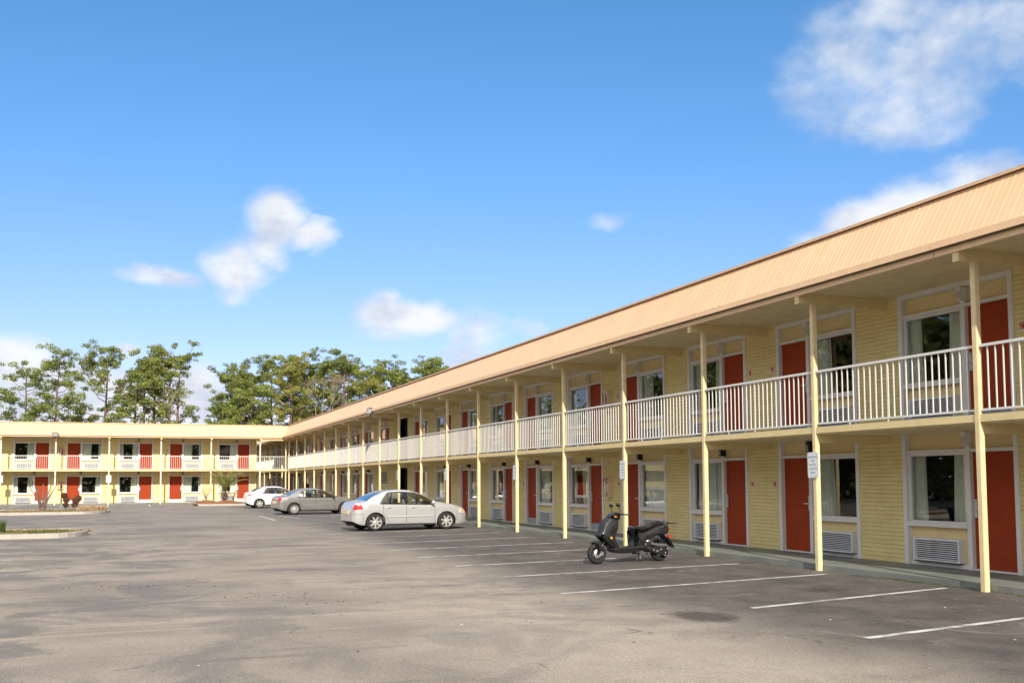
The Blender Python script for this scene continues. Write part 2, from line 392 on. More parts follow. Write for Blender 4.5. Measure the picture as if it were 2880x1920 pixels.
def empty(name, loc=(0, 0, 0), rz=0):
    o = bpy.data.objects.new(name, None); COL.objects.link(o); o.location = loc; o.rotation_euler = (0, 0, rz); o.empty_display_size = .3; return o
def copy_tree(o, parent=None):
    c = o.copy(); COL.objects.link(c)
    if parent: c.parent = parent
    for ch in list(o.children): copy_tree(ch, c)
    return c
def text_mesh(name, txt, size, mat_name, parent, loc, rot, ext=.002, spacing=1.0):
    cu = bpy.data.curves.new(name, 'FONT'); cu.body = txt; cu.size = size; cu.align_x = 'CENTER'; cu.align_y = 'CENTER'; cu.extrude = ext; cu.space_line = spacing
    tmp = bpy.data.objects.new(name, cu); COL.objects.link(tmp)
    bpy.context.view_layer.update()
    me = bpy.data.meshes.new_from_object(tmp); me.materials.clear(); me.materials.append(MATS[mat_name])
    COL.objects.unlink(tmp); bpy.data.objects.remove(tmp)
    o = bpy.data.objects.new(name, me); COL.objects.link(o); o.parent = parent; o.location = loc; o.rotation_euler = rot; return o

# ------------------------------------------------------------------ ground
mb = MB(); mb.add([(-1500, -1500, -.02), (1500, -1500, -.02), (1500, 1500, -.02), (-1500, 1500, -.02)], [(0, 1, 2, 3)])
tag(mb.build('ground', 'earth'), kind='structure')
mb = MB(); mb.add([(-45, -30, 0), (11.6, -30, 0), (11.6, 130, 0), (-45, 130, 0)], [(0, 1, 2, 3)])
tag(mb.build('parking_lot', 'asphalt'), kind='structure')
# walkways (real kerb step)
X0, XW, Y0, SP = 11.37, 12.97, 7.374, 3.673
YB, YW = 77.98, 79.6
mb = MB(); mb.box(X0+.06, XW+.3, -8, YB+.02, -.05, .10); mb.box(X0+.06, XW+.3, YB+.02, 125, -.05, .10); mb.box(-30, X0+.06, YB+.02, YW+.3, -.05, .10)
tag(mb.build('walkway', 'walkway_green'), kind='structure')
# painted lines
mb = MB()
def line(x0, y0, x1, y1, wd=.10):
    d = Vector((x1-x0, y1-y0, 0)); L = d.length; d.normalize(); n = Vector((-d.y, d.x, 0))*wd/2
    k = max(1, int(L/.5))
    for i in range(k):
        a = Vector((x0, y0, .004))+d*L*i/k; b = Vector((x0, y0, .004))+d*L*(i+1)/k
        j = [n*(1+rnd.uniform(-.12, .12)) for _ in range(2)]
        mb.add([a-n, b-n, b+n, a+n], [(0, 1, 2, 3)])
for a in [(6.98, 8.32, 10.9, 9.05), (7.3, 10.78, 11.22, 11.64), (5.76, 13.18, 11.04, 14.12), (5.82, 15.82, 10.91, 16.51), (5.77, 18.16, 10.84, 18.87), (5.71, 20.53, 10.8, 21.42),
          (5.71, 22.99, 10.8, 23.9), (5.72, 25.45, 10.75, 26.54), (5.76, 28.21, 10.77, 29.25), (5.74, 30.8, 10.75, 32.2), (5.72, 33.5, 10.75, 34.5), (5.75, 36.1, 10.75, 37.0), (5.75, 38.7, 10.75, 39.6),
          (5.82, 48.6, 5.72, 42.6), (6.56, 47.6, 7.04, 44.3), (7.6, 48.9, 8.75, 45.2), (9.0, 49.2, 10.6, 44.6), (5.75, 52.2, 10.75, 53.2), (5.75, 55, 10.75, 56), (5.75, 58, 10.75, 59), (5.75, 61, 10.75, 62),
          (5.75, 64.5, 10.75, 65.5)]: line(*a)
for a in [(-6.9, 28.35, -2.03, 28.4), (-6.9, 25.65, -2.0, 25.7), (-6.9, 23.3, -2.05, 23.35), (-6.9, 20.66, -2.07, 20.7), (-6.9, 18.1, -2.1, 18.1),
          (-6.9, 38.4, -2.4, 38.6), (-6.9, 41.0, -2.2, 41.2), (-10.5, 70, -10.9, 77.3)]: line(*a)
for a in [(-7.0, 71.5, -7.03, 77.6), (-4.05, 71.0, -4.12, 77.4), (-1.32, 71, -1.25, 77.5), (1.42, 71, 1.42, 76.5)]: line(*a)
tag(mb.build('parking_lines', 'line_paint', recalc=False), kind='structure')

# ------------------------------------------------------------------ room fronts (door + window module), local: x right as seen, y inward, z up from floor
Wd = 2.52
def mirror(x, flip): return Wd-x if flip else x
def module_meshes(flip):
    """returns dict of mesh builders for one room front"""
    out = {}
    def bx(b, x0, x1, *r, mi=0):
        a, c = sorted((mirror(x0, flip), mirror(x1, flip))); b.box(a, c, *r, mi)
    b = MB()
    bx(b, 0, .09, -.02, .12, 0, 2.37); bx(b, 2.43, 2.52, -.02, .12, 0, 2.37)
    bx(b, .09, 2.43, -.015, .12, 2.28, 2.37)
    bx(b, .09, 1.44, .005, .12, 1.935, 1.995); bx(b, 1.53, 2.43, .005, .12, 1.935, 1.995)
    bx(b, 1.44, 1.53, -.003, .12, 0, 2.04)
    bx(b, .09, 1.44, -.022, .12, .675, .745); bx(b, .09, 1.44, .045, .12, 0, .065)
    bx(b, .09, .13, .045, .12, .745, 1.935); bx(b, 1.40, 1.44, .045, .12, .745, 1.935)
    bx(b, .13, 1.40, .045, .12, 1.895, 1.935); bx(b, .13, 1.40, .045, .12, .745, .775)
    bx(b, 1.535, 2.425, .02, .12, 0, .025)
    out['frame'] = b
    b = MB(); bx(b, .092, 2.428, .085, .14, 1.997, 2.278); out['tpanel'] = b
    b = MB(); bx(b, .092, 1.438, .085, .14, .067, .673); out['panel'] = b
    b = MB(); bx(b, 1.535, 2.425, .07, .11, .03, 1.932); out['door'] = b
    b = MB(); bx(b, 1.545, 2.415, .062, .0695, .03, .22); out['kick'] = b
    b = MB(); bx(b, 1.545, 1.615, .04, .0695, .86, 1.16)
    hx = mirror(1.58, flip); sg = -1 if flip else 1
    b.tube([(hx, .05, 1.0), (hx, .0, 1.0), (hx+sg*.13, -.005, 1.0)], .015, 6); b.ball((hx, .04, 1.10), (.02, .015, .02), 4)
    out['handle'] = b
    b = MB(); a0, a1 = sorted((mirror(.13, flip), mirror(1.40, flip)))
    b.add([(a0, .08, .775), (a1, .08, .775), (a1, .08, 1.895), (a0, .08, 1.895)], [(0, 1, 2, 3)]); out['glass'] = b
    b = MB()
    r0, r1 = sorted((mirror(.06, flip), mirror(1.50, flip)))
    z0, z1, ya, yb = .1, 1.97, .145, 2.2
    v = [(r0, ya, z0), (r1, ya, z0), (r1, ya, z1), (r0, ya, z1), (r0, yb, z0), (r1, yb, z0), (r1, yb, z1), (r0, yb, z1)]
    b.add(v, [(0, 1, 5, 4), (1, 2, 6, 5), (2, 3, 7, 6), (3, 0, 4, 7), (4, 5, 6, 7)])
    bx(b, .3, 1.2, 1.5, 2.15, .1, .9, mi=1); bx(b, .8, 1.0, 1.6, 1.8, .9, 1.35, mi=1)
    out['room'] = b
    b = MB()  # air conditioner
    bx(b, .22, .26, -.035, .083, .09, .48); bx(b, 1.24, 1.28, -.035, .083, .09, .48); bx(b, .26, 1.24, -.035, .083, .455, .48); bx(b, .26, 1.24, -.035, .083, .09, .115)
    bx(b, .26, 1.24, .03, .083, .115, .455, mi=1)
    for i in range(10):
        z = .128+i*.0345; a, c = sorted((mirror(.262, flip), mirror(1.238, flip)))
        b.add([(a, -.033, z), (c, -.033, z), (c, .028, z+.010), (a, .028, z+.010), (a, -.033, z+.015), (c, -.033, z+.015), (c, .028, z+.013), (a, .028, z+.013)],
              [(0, 1, 2, 3), (4, 5, 6, 7), (0, 1, 5, 4)])
    bx(b, .24, 1.26, -.04, .05, .07, .088, mi=1)
    out['ac'] = b
    return out
def curtain_mesh(flip, style, seed):
    r = random.Random(seed); b = MB()
    def sheet(xa, xb, lean=0., y=.17):
        n = max(6, int(abs(xb-xa)/.018)); vs = []; zs = [.70, 1.3, 1.93]; ph = r.uniform(0, 6)
        for i in range(n+1):
            t = i/n
            for j, z in enumerate(zs):
                x = xa+(xb-xa)*t + lean*(1-j/2)*t
                vs.append((mirror(x, flip), y+.022*math.sin(ph+i*.95+.4*math.sin(i*.37))*(1+.15*j), z))
        fs = [(i*3+j, (i+1)*3+j, (i+1)*3+j+1, i*3+j+1) for i in range(n) for j in range(2)]
        b.add(vs, fs, 0, True)
    if style == 'open': sheet(.10, .37, .03); sheet(1.43, 1.04, -.05)
    elif style == 'left': sheet(.10, .42, .05); sheet(1.43, 1.36)
    elif style == 'right': sheet(.10, .17); sheet(1.43, .98, -.06)
    elif style == 'closed': sheet(.14, .95); sheet(1.43, .90, y=.20)
    elif style == 'half': sheet(.10, .28); sheet(1.43, .75, .05)
    return b
MOD = {}
for fl in (False, True):
    mm = module_meshes(fl); d = {}
    for key, nm, mt in (('frame', 'front_frame', 'trim_white'), ('panel', 'lower_panel', 'panel_yellow'), ('tpanel', 'transom_panel', 'panel_yellow'), ('door', 'door', 'door_red'), ('kick', 'kick_plate', 'kick_grey'),
                        ('handle', 'door_handle', 'chrome'), ('glass', 'window', 'window_glass'), ('room', 'room_interior', ['room', 'room_furniture']), ('ac', 'air_conditioner', ['ac_white', 'dark'])):
        o = mm[key].build(nm, mt, recalc=key not in ('glass', 'room')); d[key] = o.data; bpy.data.objects.remove(o)
    for i, st in enumerate(('open', 'left', 'right', 'closed', 'half')):
        o = curtain_mesh(fl, st, i+fl*9).build('curtain', 'curtain' if i != 3 else 'curtain_pale', recalc=False); d['c'+st] = o.data; bpy.data.objects.remove(o)
    d['kickw'] = d['kick'].copy(); d['kickw'].materials.clear(); d['kickw'].materials.append(MATS['trim_white'])
    MOD[fl] = d
def lamp_mesh(black):
    b = MB(); b.box(-.045, .045, -.07, .08, .0, .225, 0)
    b.box(-.04, .04, -.08, -.071, .02, .14, 1); b.box(-.053, -.046, -.065, .0, .02, .14, 1)
    o = b.build('wall_light', ['black', 'lens'] if black else ['trim_white', 'lens_beige']); me = o.data; bpy.data.objects.remove(o); return me
LAMPS = {True: lamp_mesh(True), False: lamp_mesh(False)}
def plate_mesh():
    b = MB(); b.box(-.065, .065, -.006, .004, -.08, .08, 0); b.box(-.042, .042, -.010, -.0065, -.05, .05, 1)
    for i, (x, z, ww) in enumerate(((-.02, .03, .012), (.0, .03, .012), (.02, .03, .012), (-.015, -.02, .045))): b.box(x-ww/2, x+ww/2, -.0125, -.0105, z-.012, z+.008, 2)
    o = b.build('room_number_plate', ['plate_cream', 'plate_red', 'plate_cream']); me = o.data; bpy.data.objects.remove(o); return me
PLATE = plate_mesh()
def inst(name, me, parent, loc=(0, 0, 0), sx=1):
    o = bpy.data.objects.new(name, me); COL.objects.link(o); o.parent = parent; o.location = loc; o.scale = (sx, 1, 1); return o
def unit(wing, x, z, flip, style, kick, black, ac=True, sx=1, wk=False):
    d = MOD[flip]; L = (x, 0, z)
    f = inst('front_frame', d['frame'], wing, L, sx); inst('lower_panel', d['panel'], f); inst('transom_panel', d['tpanel'], f)
    do = inst('door', d['door'], wing, L, sx); inst('door_handle', d['handle'], do)
    if kick: inst('kick_plate', d['kickw'] if wk else d['kick'], do)
    wi = inst('window', d['glass'], wing, L, sx); inst('curtain', d['c'+style], wi); inst('room_interior', d['room'], wi)
    if ac: inst('air_conditioner', d['ac'], wing, L, sx)
    inst('wall_light', LAMPS[black], wing, (x+sx*mirror(1.47, flip), 0, z+2.045))

def roof_joint(wing, x, yb):
    b = MB(); b.add([(x-.03, yb-.012, 5.03), (x+.03, yb-.012, 5.03), (x+.03, yb+.448, 5.82), (x-.03, yb+.448, 5.82), (x-.03, yb+.01, 5.02), (x+.03, yb+.01, 5.02), (x+.03, yb+.47, 5.81), (x-.03, yb+.47, 5.81)], [(0, 1, 2, 3), (0, 4, 7, 3), (1, 5, 6, 2), (0, 1, 5, 4)])
    b.build('roof_joint', 'roof_cap', wing)
# profiles shared by both wings: local coordinates, y = depth (0 at wall plane, negative to the lot)
def wing_roof(wing, a0, a1, b_out, lo_cut=0, hi_cut=0, back=12):
    """mansard along local x from a0 to a1; eave at y=b_out; *_cut: +1 inside corner (top goes further), shortens bottom"""
    yb, yt, zb_, zt = b_out, b_out+.46, 5.03, 5.82
    def xe(a, cut, y): return a + cut*(y-yb)
    b = MB()
    b.add([(xe(a0, lo_cut, yb), yb, zb_), (xe(a1, hi_cut, yb), yb, zb_), (xe(a1, hi_cut, yt), yt, zt), (xe(a0, lo_cut, yt), yt, zt)], [(0, 1, 2, 3)], 0)
    n = int((a1-a0)/.113)
    for i in range(n):
        a = a0+(i+.5)*.113
        wdt, h = (.009, .0045) if i % 2 else (.005, .0025)
        b.add([(a-wdt, yb, zb_), (a+wdt, yb, zb_), (a+wdt*.4, yb-h*.86, zb_+h*.5), (a-wdt*.4, yb-h*.86, zb_+h*.5),
               (a-wdt, yt, zt), (a+wdt, yt, zt), (a+wdt*.4, yt-h*.86, zt+h*.5), (a-wdt*.4, yt-h*.86, zt+h*.5)], [(0, 3, 7, 4), (3, 2, 6, 7), (2, 1, 5, 6), (0, 1, 2, 3)], 0)
    m_ = b.build('mansard_roof', 'roof_metal', wing, recalc=False)
    b = MB(); b.box(a0, a1, yt-.05, yt+.25, zt+.02, zt+.05); b.box(a0, a1, yt-.055, yt-.045, zt+.005, zt+.052)
    b.build('roof_cap', 'roof_cap', wing)
    b = MB()
    seg = []; p = a0
    while p < a1-.01:
        q = min(a1, p+3.673*2); seg.append((p, q)); p = q
    for p, q in seg:
        b.box(p+.003, q-.003, yb-.02, yb+.02, 4.935, 5.035)
    b.box(a0, a1, yb+.021, yb+.06, 4.92, 5.03, 1)  # dark strip colours in the shade of the gap between the two fascias
    b.build('eave_fascia', ['fascia', 'gap_shade'], wing)
    b = MB()
    for p, q in seg: b.box(p+.01, q-.01, yb+.07, yb+.11, 4.835, 4.93)
    b.build('lower_fascia', 'fascia', wing)
    b = MB(); b.box(a0, a1, yb+.112, 0.3, 4.885, 4.93); b.build('soffit', 'soffit_yellow', wing)
    return m_
def post_mesh():
    b = MB(); w_ = .046; b.box(-w_, w_, -w_, w_, 0, 4.71)
    o = b.build('post', 'post_cream'); me = o.data
    bm = bmesh.new(); bm.from_mesh(me); bmesh.ops.bevel(bm, geom=[e for e in bm.edges if abs(e.verts[0].co.z-e.verts[1].co.z) > 1], offset=.008, segments=2, affect='EDGES'); bm.to_mesh(me); bm.free()
    bpy.data.objects.remove(o); return me
POST = post_mesh()
def beam_mesh(out, inn):
    b = MB(); b.box(-.05, .05, out, inn, 4.71, 4.884); b.box(-.056, .056, out-.004, out+.03, 4.70, 4.885)
    o = b.build('roof_beam', 'beam_yellow'); me = o.data; bpy.data.objects.remove(o); return me
def dbeam_mesh(out, inn):
    b = MB(); b.box(-.045, .045, out, inn, 2.235, 2.405); b.box(-.07, .07, out, out+.12, 2.37, 2.404)
    o = b.build('deck_beam', 'beam_yellow'); me = o.data; bpy.data.objects.remove(o); return me
def railing_mesh(L):
    b = MB(); e = .05
    b.box(e, L-e, -.02, .02, 3.475, 3.515); b.box(e, L-e, -.014, .014, 2.56, 2.59)
    n = int(round((L-2*e)/.137)); 
    for i in range(1, n):
        x = e+(L-2*e)*i/n; k = .017 if i == n//2 else .008
        b.box(x-k, x+k, -.008, .008, 2.588, 3.477)
    b.box(L/2-.012, L/2+.012, -.012, .012, 2.52, 2.562); b.box(L*.25-.012, L*.25+.012, -.012, .012, 2.52, 2.562)
    o = b.build('railing', 'rail_white'); me = o.data; bpy.data.objects.remove(o); return me
RB, RA = X0-XW, X0-XW   # local y of posts on the long wing
STY = ['open', 'left', 'half', 'right', 'closed', 'open', 'left', 'open', 'half', 'right']

# ------------------------------------------------------------------ long right wing
R = empty('motel_wing', (XW, 0, 0), -PI/2)     # local x = -worldY, local y = worldX - XW
tag(R, 'long yellow brick two storey motel wing with red doors along the right', 'motel building')
KMIN, KMAX = 0, 28
BEAM, DBEAM, RAIL = beam_mesh(11.03-XW, .05), dbeam_mesh(X0-XW+.047, .05), railing_mesh(SP)
for k in range(KMIN, KMAX):
    y = Y0+k*SP
    inst('post', POST, R, (-y, X0-XW, 0)); inst('roof_beam', BEAM, R, (-y, 0, 0)); inst('deck_beam', DBEAM, R, (-y, 0, 0))
    if not (YB-4 < y < YB-.1 or YB < y+.3 < YB+1): inst('railing', RAIL, R, (-(y+SP), X0-XW+.0, 0))
inst('railing', railing_mesh(YB-(Y0+19*SP)), R, (-YB, X0-XW, 0))
wing_roof(R, -(YB-.44), 9, 10.93-XW, lo_cut=-1)
wing_roof(R, -118, -(YB+2.3), 10.93-XW)
b = MB(); b.box(-118, 9, .46+10.93-XW+.2, 12, 5.74, 5.84); b.build('flat_roof', 'roof_flat', R)
b = MB(); b.box(-118, 9, X0-XW-.01, .15, 2.41, 2.515)
b.box(-(YB+2.5), -(YB-.03), X0-XW-.02, X0-XW-.011, 2.41, 2.515)
b.build('balcony_deck', 'walkway_green', R)
b = MB()
for k in range(KMIN-1, KMAX): 
    y = Y0+k*SP
    if YB-3 < y < YB+1: continue
    b = MB(); b.box(-(y+SP-.05), -(y+.05), X0-XW-.035, X0-XW-.012, 2.405, 2.512); b.build('deck_edge', 'beam_yellow', R)
b = MB(); b.box(-YB, -(Y0+19*SP+.05), X0-XW-.035, X0-XW-.012, 2.405, 2.512)
b.build('deck_edge', 'beam_yellow', R)
b = MB(); b.box(-118, 9, X0-XW+.0, .1, 2.385, 2.408); b.build('deck_ceiling', 'soffit_yellow', R)
# walls: brick piers between the room fronts
OFF = .80
b = MB(); spans = []
for k in range(KMIN-2, KMAX):
    a = Y0+k*SP+OFF; e = a+Wd; nxt = Y0+(k+1)*SP+OFF
    if k == 10: spans.append((e, 48.55))
    elif k == 11: spans.append((50.1, nxt))
    else: spans.append((e, nxt))
for a, e in spans: b = MB(); b.box(-e, -a, 0, .25, 0, 4.89); b.build('brick_pier', 'painted_brick', R)
b = MB(); b.box(-118, 9, 2.4, 11.5, 0, 5.7); b.box(-118, -117.8, 0, 2.4, 0, 4.9); b.box(8.8, 9, 0, 2.4, 0, 4.9); b.build('inner_wall', 'dark', R)
for k in range(KMIN-1, KMAX):
    if k == 11: continue
    y = Y0+k*SP+OFF
    flip = (k % 2 == 0) if k < 11 else (k % 2 == 1)     # flip: door on the far/left side
    for fl in (0, 1):
        z = .10 if fl == 0 else 2.52
        if k == 12 and fl == 0: continue
        st = {(1, 0): 'open', (1, 1): 'open', (2, 0): 'left', (2, 1): 'left', (3, 0): 'closed', (3, 1): 'open', (4, 0): 'closed', (4, 1): 'left', (5, 0): 'half', (5, 1): 'open'}.get((k, fl), STY[(k*3+fl*5) % 10])
        if (k, fl) in ((2, 0), (2, 1), (4, 1)): st = 'right'   # curtain gathered next to the door
        unit(R, -(y+Wd), z, flip, st, (k, fl) in ((1, 1), (2, 1), (3, 1), (5, 0), (6, 0), (7, 1)), fl == 0 and k != 1)
    # room number plates on the pier beside each door
    px = (y-.16) if not flip else (y+Wd+.16)
    for z in (1.50, 3.97):
        if k == 12 and z < 2: continue
        inst('room_number_plate', PLATE, R, (-px, -.004, z))
# stair passage and store room
b = MB()
for z0, z1 in ((.1, 2.40), (2.52, 4.88)):
    b.add([(-50.1, .05, z0), (-48.55, .05, z0), (-48.55, 2.3, z0), (-50.1, 2.3, z0), (-50.1, .05, z1), (-48.55, .05, z1), (-48.55, 2.3, z1), (-50.1, 2.3, z1)],
          [(0, 1, 2, 3), (4, 5, 6, 7), (0, 3, 7, 4), (1, 2, 6, 5), (3, 2, 6, 7)])
b.build('stair_passage', 'room', R)
b = MB()
for z0, z1 in ((.1, 2.385), (2.52, 4.88)):
    b.box(-50.17, -50.10, -.015, .05, z0, z1); b.box(-48.55, -48.48, -.015, .05, z0, z1); b.box(-50.10, -48.55, -.015, .05, z1-.12, z1)
b.build('passage_frame', 'trim_white', R)
b = MB()
for i in range(8): b.box(-49.9, -48.7, .5+i*.24, .72+i*.24, .1+i*.19, .14+i*.19)
b.tube([(-48.75, .4, 1.0), (-48.75, 2.2, 2.35)], .03, 6)
b.build('staircase', 'stair_white', R)
y12 = Y0+12*SP+OFF
b = MB(); b.box(-(y12+Wd), -y12, .04, .2, .1, 2.385, 0)
for i in range(9): b.box(-(y12+.05+i*.3), -(y12+.02+i*.3), .03, .041, .1, 2.38, 0)
b.build('store_room_wall', 'panel_yellow', R)
b = MB(); b.box(-(y12+2.1), -(y12+.6), .0, .039, 1.38, 2.15, 0); b.box(-(y12+2.04), -(y12+1.38), -.01, -.001, 1.45, 2.09, 1); b.box(-(y12+1.32), -(y12+.66), -.01, -.001, 1.45, 2.09, 1)
b.build('store_room_window', ['trim_white', 'black'], R)
b = MB()
for i in range(9): b.box(-(50.25+i*.16), -(50.2+i*.16), -.014, -.001, 2.52, 4.88)
b.build('wall_ribs', 'panel_yellow', R)

roof_joint(R, -47.6, 10.93-XW)
# ------------------------------------------------------------------ back wing
B = empty('motel_wing', (0, YW, 0), 0)
tag(B, 'sunlit yellow two storey motel wing with orange red doors across the far end', 'motel building')
POSTB = POST.copy(); POSTB.materials.clear(); POSTB.materials.append(MATS['post_pale'])
bposts = [-8.28-3.5167*2, -8.28-3.5167, -8.28, -4.8, -1.29, 2.24, 5.76, 9.32]
BEAM2, DBEAM2 = beam_mesh(YB-.34-YW, .05), dbeam_mesh(YB-YW+.047, .05)
for i, px in enumerate(bposts+[X0-.0]):
    if i < 8: inst('post', POSTB, B, (px, YB-YW, 0)); inst('roof_beam', BEAM2, B, (px, 0, 0)); inst('deck_beam', DBEAM2, B, (px, 0, 0))
inst('post', POST, B, (X0-.12, YB-YW+.1, 0))
for a, e in zip(bposts, bposts[1:]): inst('railing', railing_mesh(e-a), B, (a, YB-YW, 0))
inst('railing', railing_mesh(X0-9.32), B, (9.32, YB-YW, 0))
wing_roof(B, -20, 10.93, YB-.44-YW, hi_cut=1)
b = MB(); b.box(-20, 13.6, .46+YB-.44-YW+.2, 1.8, 5.735, 5.835); b.box(-20, 9.2, 1.8, 12, 5.735, 5.835); b.build('flat_roof', 'roof_flat', B)
b = MB(); b.box(-20, X0-.013, YB-YW-.01, .15, 2.411, 2.514); b.build('balcony_deck', 'walkway_green', B)
b = MB(); b.box(-20, X0+.03, YB-YW-.035, YB-YW-.012, 2.404, 2.516); b.build('deck_edge', 'beam_yellow', B)
b = MB(); b.box(-20, X0+.2, YB-YW, .1, 2.383, 2.407); b.build('deck_ceiling', 'soffit_yellow', B)
b = MB(); b.box(9.3, X0+.1, YB-YW-.25, YB-YW-.21, 4.70, 4.83); b.build('bridge_beam', 'beam_yellow', B)
b = MB(); starts = [px+.59 for px in bposts[:-1]]
prev = -20
for s0 in starts: b = MB(); b.box(prev, s0, 0, .25, 0, 4.89); b.build('brick_pier', 'painted_brick', B); prev = s0+2.43
b = MB(); b.box(prev, 9.15, 0, .25, 0, 4.89); b.box(8.95, 9.151, .25, 12, 0, 5.7)
b.build('end_wall', 'painted_brick', B)
b = MB(); b.box(9.16, 9.24, -.03, .22, 0, 4.885); b.box(9.30-.6, 9.16-.08, -.012, -.0005, 4.0, 4.06)
b.build('corner_trim', 'trim_white', B)
b = MB(); b.box(-20, 8.94, 2.4, 11.9, 0, 5.7); b.box(-20, -19.8, 0, 2.4, 0, 4.9); b.build('inner_wall', 'dark', B)
for i, s0 in enumerate(starts):
    flip = (i % 2 == 1)
    if i == 0: flip = False
    flip = (i % 2) == 1
    # i=2 is the first whole front in view: window left, door right
    for fl in (0, 1):
        z = .10 if fl == 0 else 2.52
        st = ['half', 'right', 'open', 'left', 'right', 'half', 'open'][(i+fl*2) % 7]
        unit(B, s0, z, flip, st, fl == 0, fl == 0 or i > 3, True, 2.43/Wd, True)
        px = s0+2.43+.14 if not flip else s0-.14
        inst('room_number_plate', PLATE, B, (px, -.004, z+1.42))

roof_joint(B, -4.35, YB-.44-YW)
# ------------------------------------------------------------------ pine trees
def pine(x, y, h, crown_w, crown_lo, lean=0, dense=1., mats='needles', label='', group=None, name='pine_tree', seed=0, trunk_r=None, top_w=.6, size=.10):
    global rnd
    rnd = random.Random(seed*31+5)
    h *= .885
    e = empty(name, (x, y, -.02)); tag(e, label, 'tree', group)
    tr = trunk_r or h*.0135
    pts = []; n = 9; wob = [(rnd.uniform(-.12, .12), rnd.uniform(-.12, .12)) for _ in range(n+1)]
    for i in range(n+1):
        t = i/n; pts.append(Vector((lean*h*t*t + wob[i][0]*t, wob[i][1]*t, h*.96*t)))
    t_ = MB(); t_.tube(pts, [tr*(1-.78*(i/n)**1.1) for i in range(n+1)], 7)
    def tp(t):
        f = t*n; i = min(n-1, int(f)); return pts[i].lerp(pts[i+1], f-i)
    lf = MB(); nl = int(25*dense); cen = []
    for i in range(nl):
        t = crown_lo+(1-crown_lo)*((i+rnd.random()*.9)/nl)**.85
        t = min(t, .985); p0 = tp(t)
        rel = (t-crown_lo)/(1-crown_lo)
        env = (math.sin(min(1, rel*1.25+.28)*PI*.62))*(1-rel*(1-top_w)) 
        L = crown_w*.5*env*rnd.uniform(.55, 1.12)
        a = rnd.uniform(0, 2*PI) if i % 2 else rnd.choice((0, PI))+rnd.gauss(0, .7)
        rise = L*(.15+.55*rel)+rnd.uniform(-.2, .5)
        mid = p0+Vector((math.cos(a)*L*.55, math.sin(a)*L*.55, rise*.25)); end = p0+Vector((math.cos(a)*L, math.sin(a)*L, rise))
        r0 = tr*.34*(1-.5*rel); t_.tube([p0, mid, end], [r0, r0*.65, r0*.25], 5)
        ncl = max(2, int(L*1.7))
        for j in range(ncl):
            q = mid.lerp(end, (j+.4)/ncl*1.08) if j else end
            q = q+Vector((rnd.uniform(-.8, .8), rnd.uniform(-.8, .8), rnd.uniform(-.25, .75)))*(.7+L*.12)
            cen.append((q, rnd.uniform(.32, .66)*(1-.15*rel)))
            if rnd.random() < .45: cen.append((q+Vector((rnd.gauss(0, .55), rnd.gauss(0, .55), rnd.gauss(0, .3))), rnd.uniform(.25, .5)))
            if rnd.random() < .5: t_.tube([mid.lerp(end, rnd.random()*.6), q], [r0*.3, .015], 4)
    for i in range(int(16*dense)):
        a = rnd.uniform(0, 2*PI); r = rnd.uniform(.2, 1)*crown_w*.5*top_w*.8; cen.append((tp(.97)+Vector((math.cos(a)*r, math.sin(a)*r, rnd.uniform(-.6, .45)-r*.12)), rnd.uniform(.3, .55)))
    for c, r in cen:
        for _ in range(int(85*(r/.5)**1.8)):
            d = Vector((rnd.gauss(0, 1), rnd.gauss(0, 1), rnd.gauss(0, 1))).normalized()*r*rnd.random()**.4
            lf.leaf(c+Vector((d.x*1.2, d.y*1.2, d.z*.7)), size*rnd.uniform(.6, 1.3), 0, 0, 1.5)
    t_.build('trunk', 'bark', e, recalc=False); lf.build('crown', mats, e, recalc=False)
    return e
G1 = 'pine trees behind the motel'
Tm = ['needles', 'needles_dark', 'needles_yellow']
LT = [  # x, h, width, crown_lo, lean, dense, mat, label
 (-10.87, 16.2, 6.6, .40, 0, 1.0, 1, 'leftmost whole pine behind the far wing, short with a sparse leaning crown'),
 (-7.84, 18.0, 8.2, .36, .03, 1.25, 0, 'pine with a wide flat crown rising just left of the floodlight post'),
 (-6.0, 10.5, 6.5, .55, .0, .8, 1, 'small low pine with a thin trunk between two tall pines'),
 (-2.72, 18.9, 8.6, .38, .02, 1.6, 0, 'large broad crowned pine standing alone between gaps of sky'),
 (.58, 17.9, 5.8, .40, .02, 1.3, 0, 'narrow dark pine with low branches, left edge of the five tree cluster'),
 (1.63, 19.0, 4.8, .50, .0, .95, 1, 'slim straight pine second from left in the five tree cluster'),
 (2.81, 19.9, 4.4, .40, .0, .9, 0, 'thin see-through pine in the middle of the five tree cluster'),
 (4.39, 19.4, 5.4, .34, .01, 1.2, 2, 'full pine fourth from left in the five tree cluster'),
 (5.3, 19.6, 6.0, .30, .01, 1.3, 0, 'widest and rightmost pine of the five tree cluster, crown reaching right'),
 (-13.6, 13.5, 6.0, .25, 0, .9, 1, 'low pine cut off by the left edge of the photo'),
]
for i, (x, h, cw, cl, ln, de, mi, lb) in enumerate(LT): pine(x, 125+rnd.uniform(-2, 2), h, cw*.95, cl+.08, ln, de*.72, Tm[mi], lb, G1, seed=i+1)
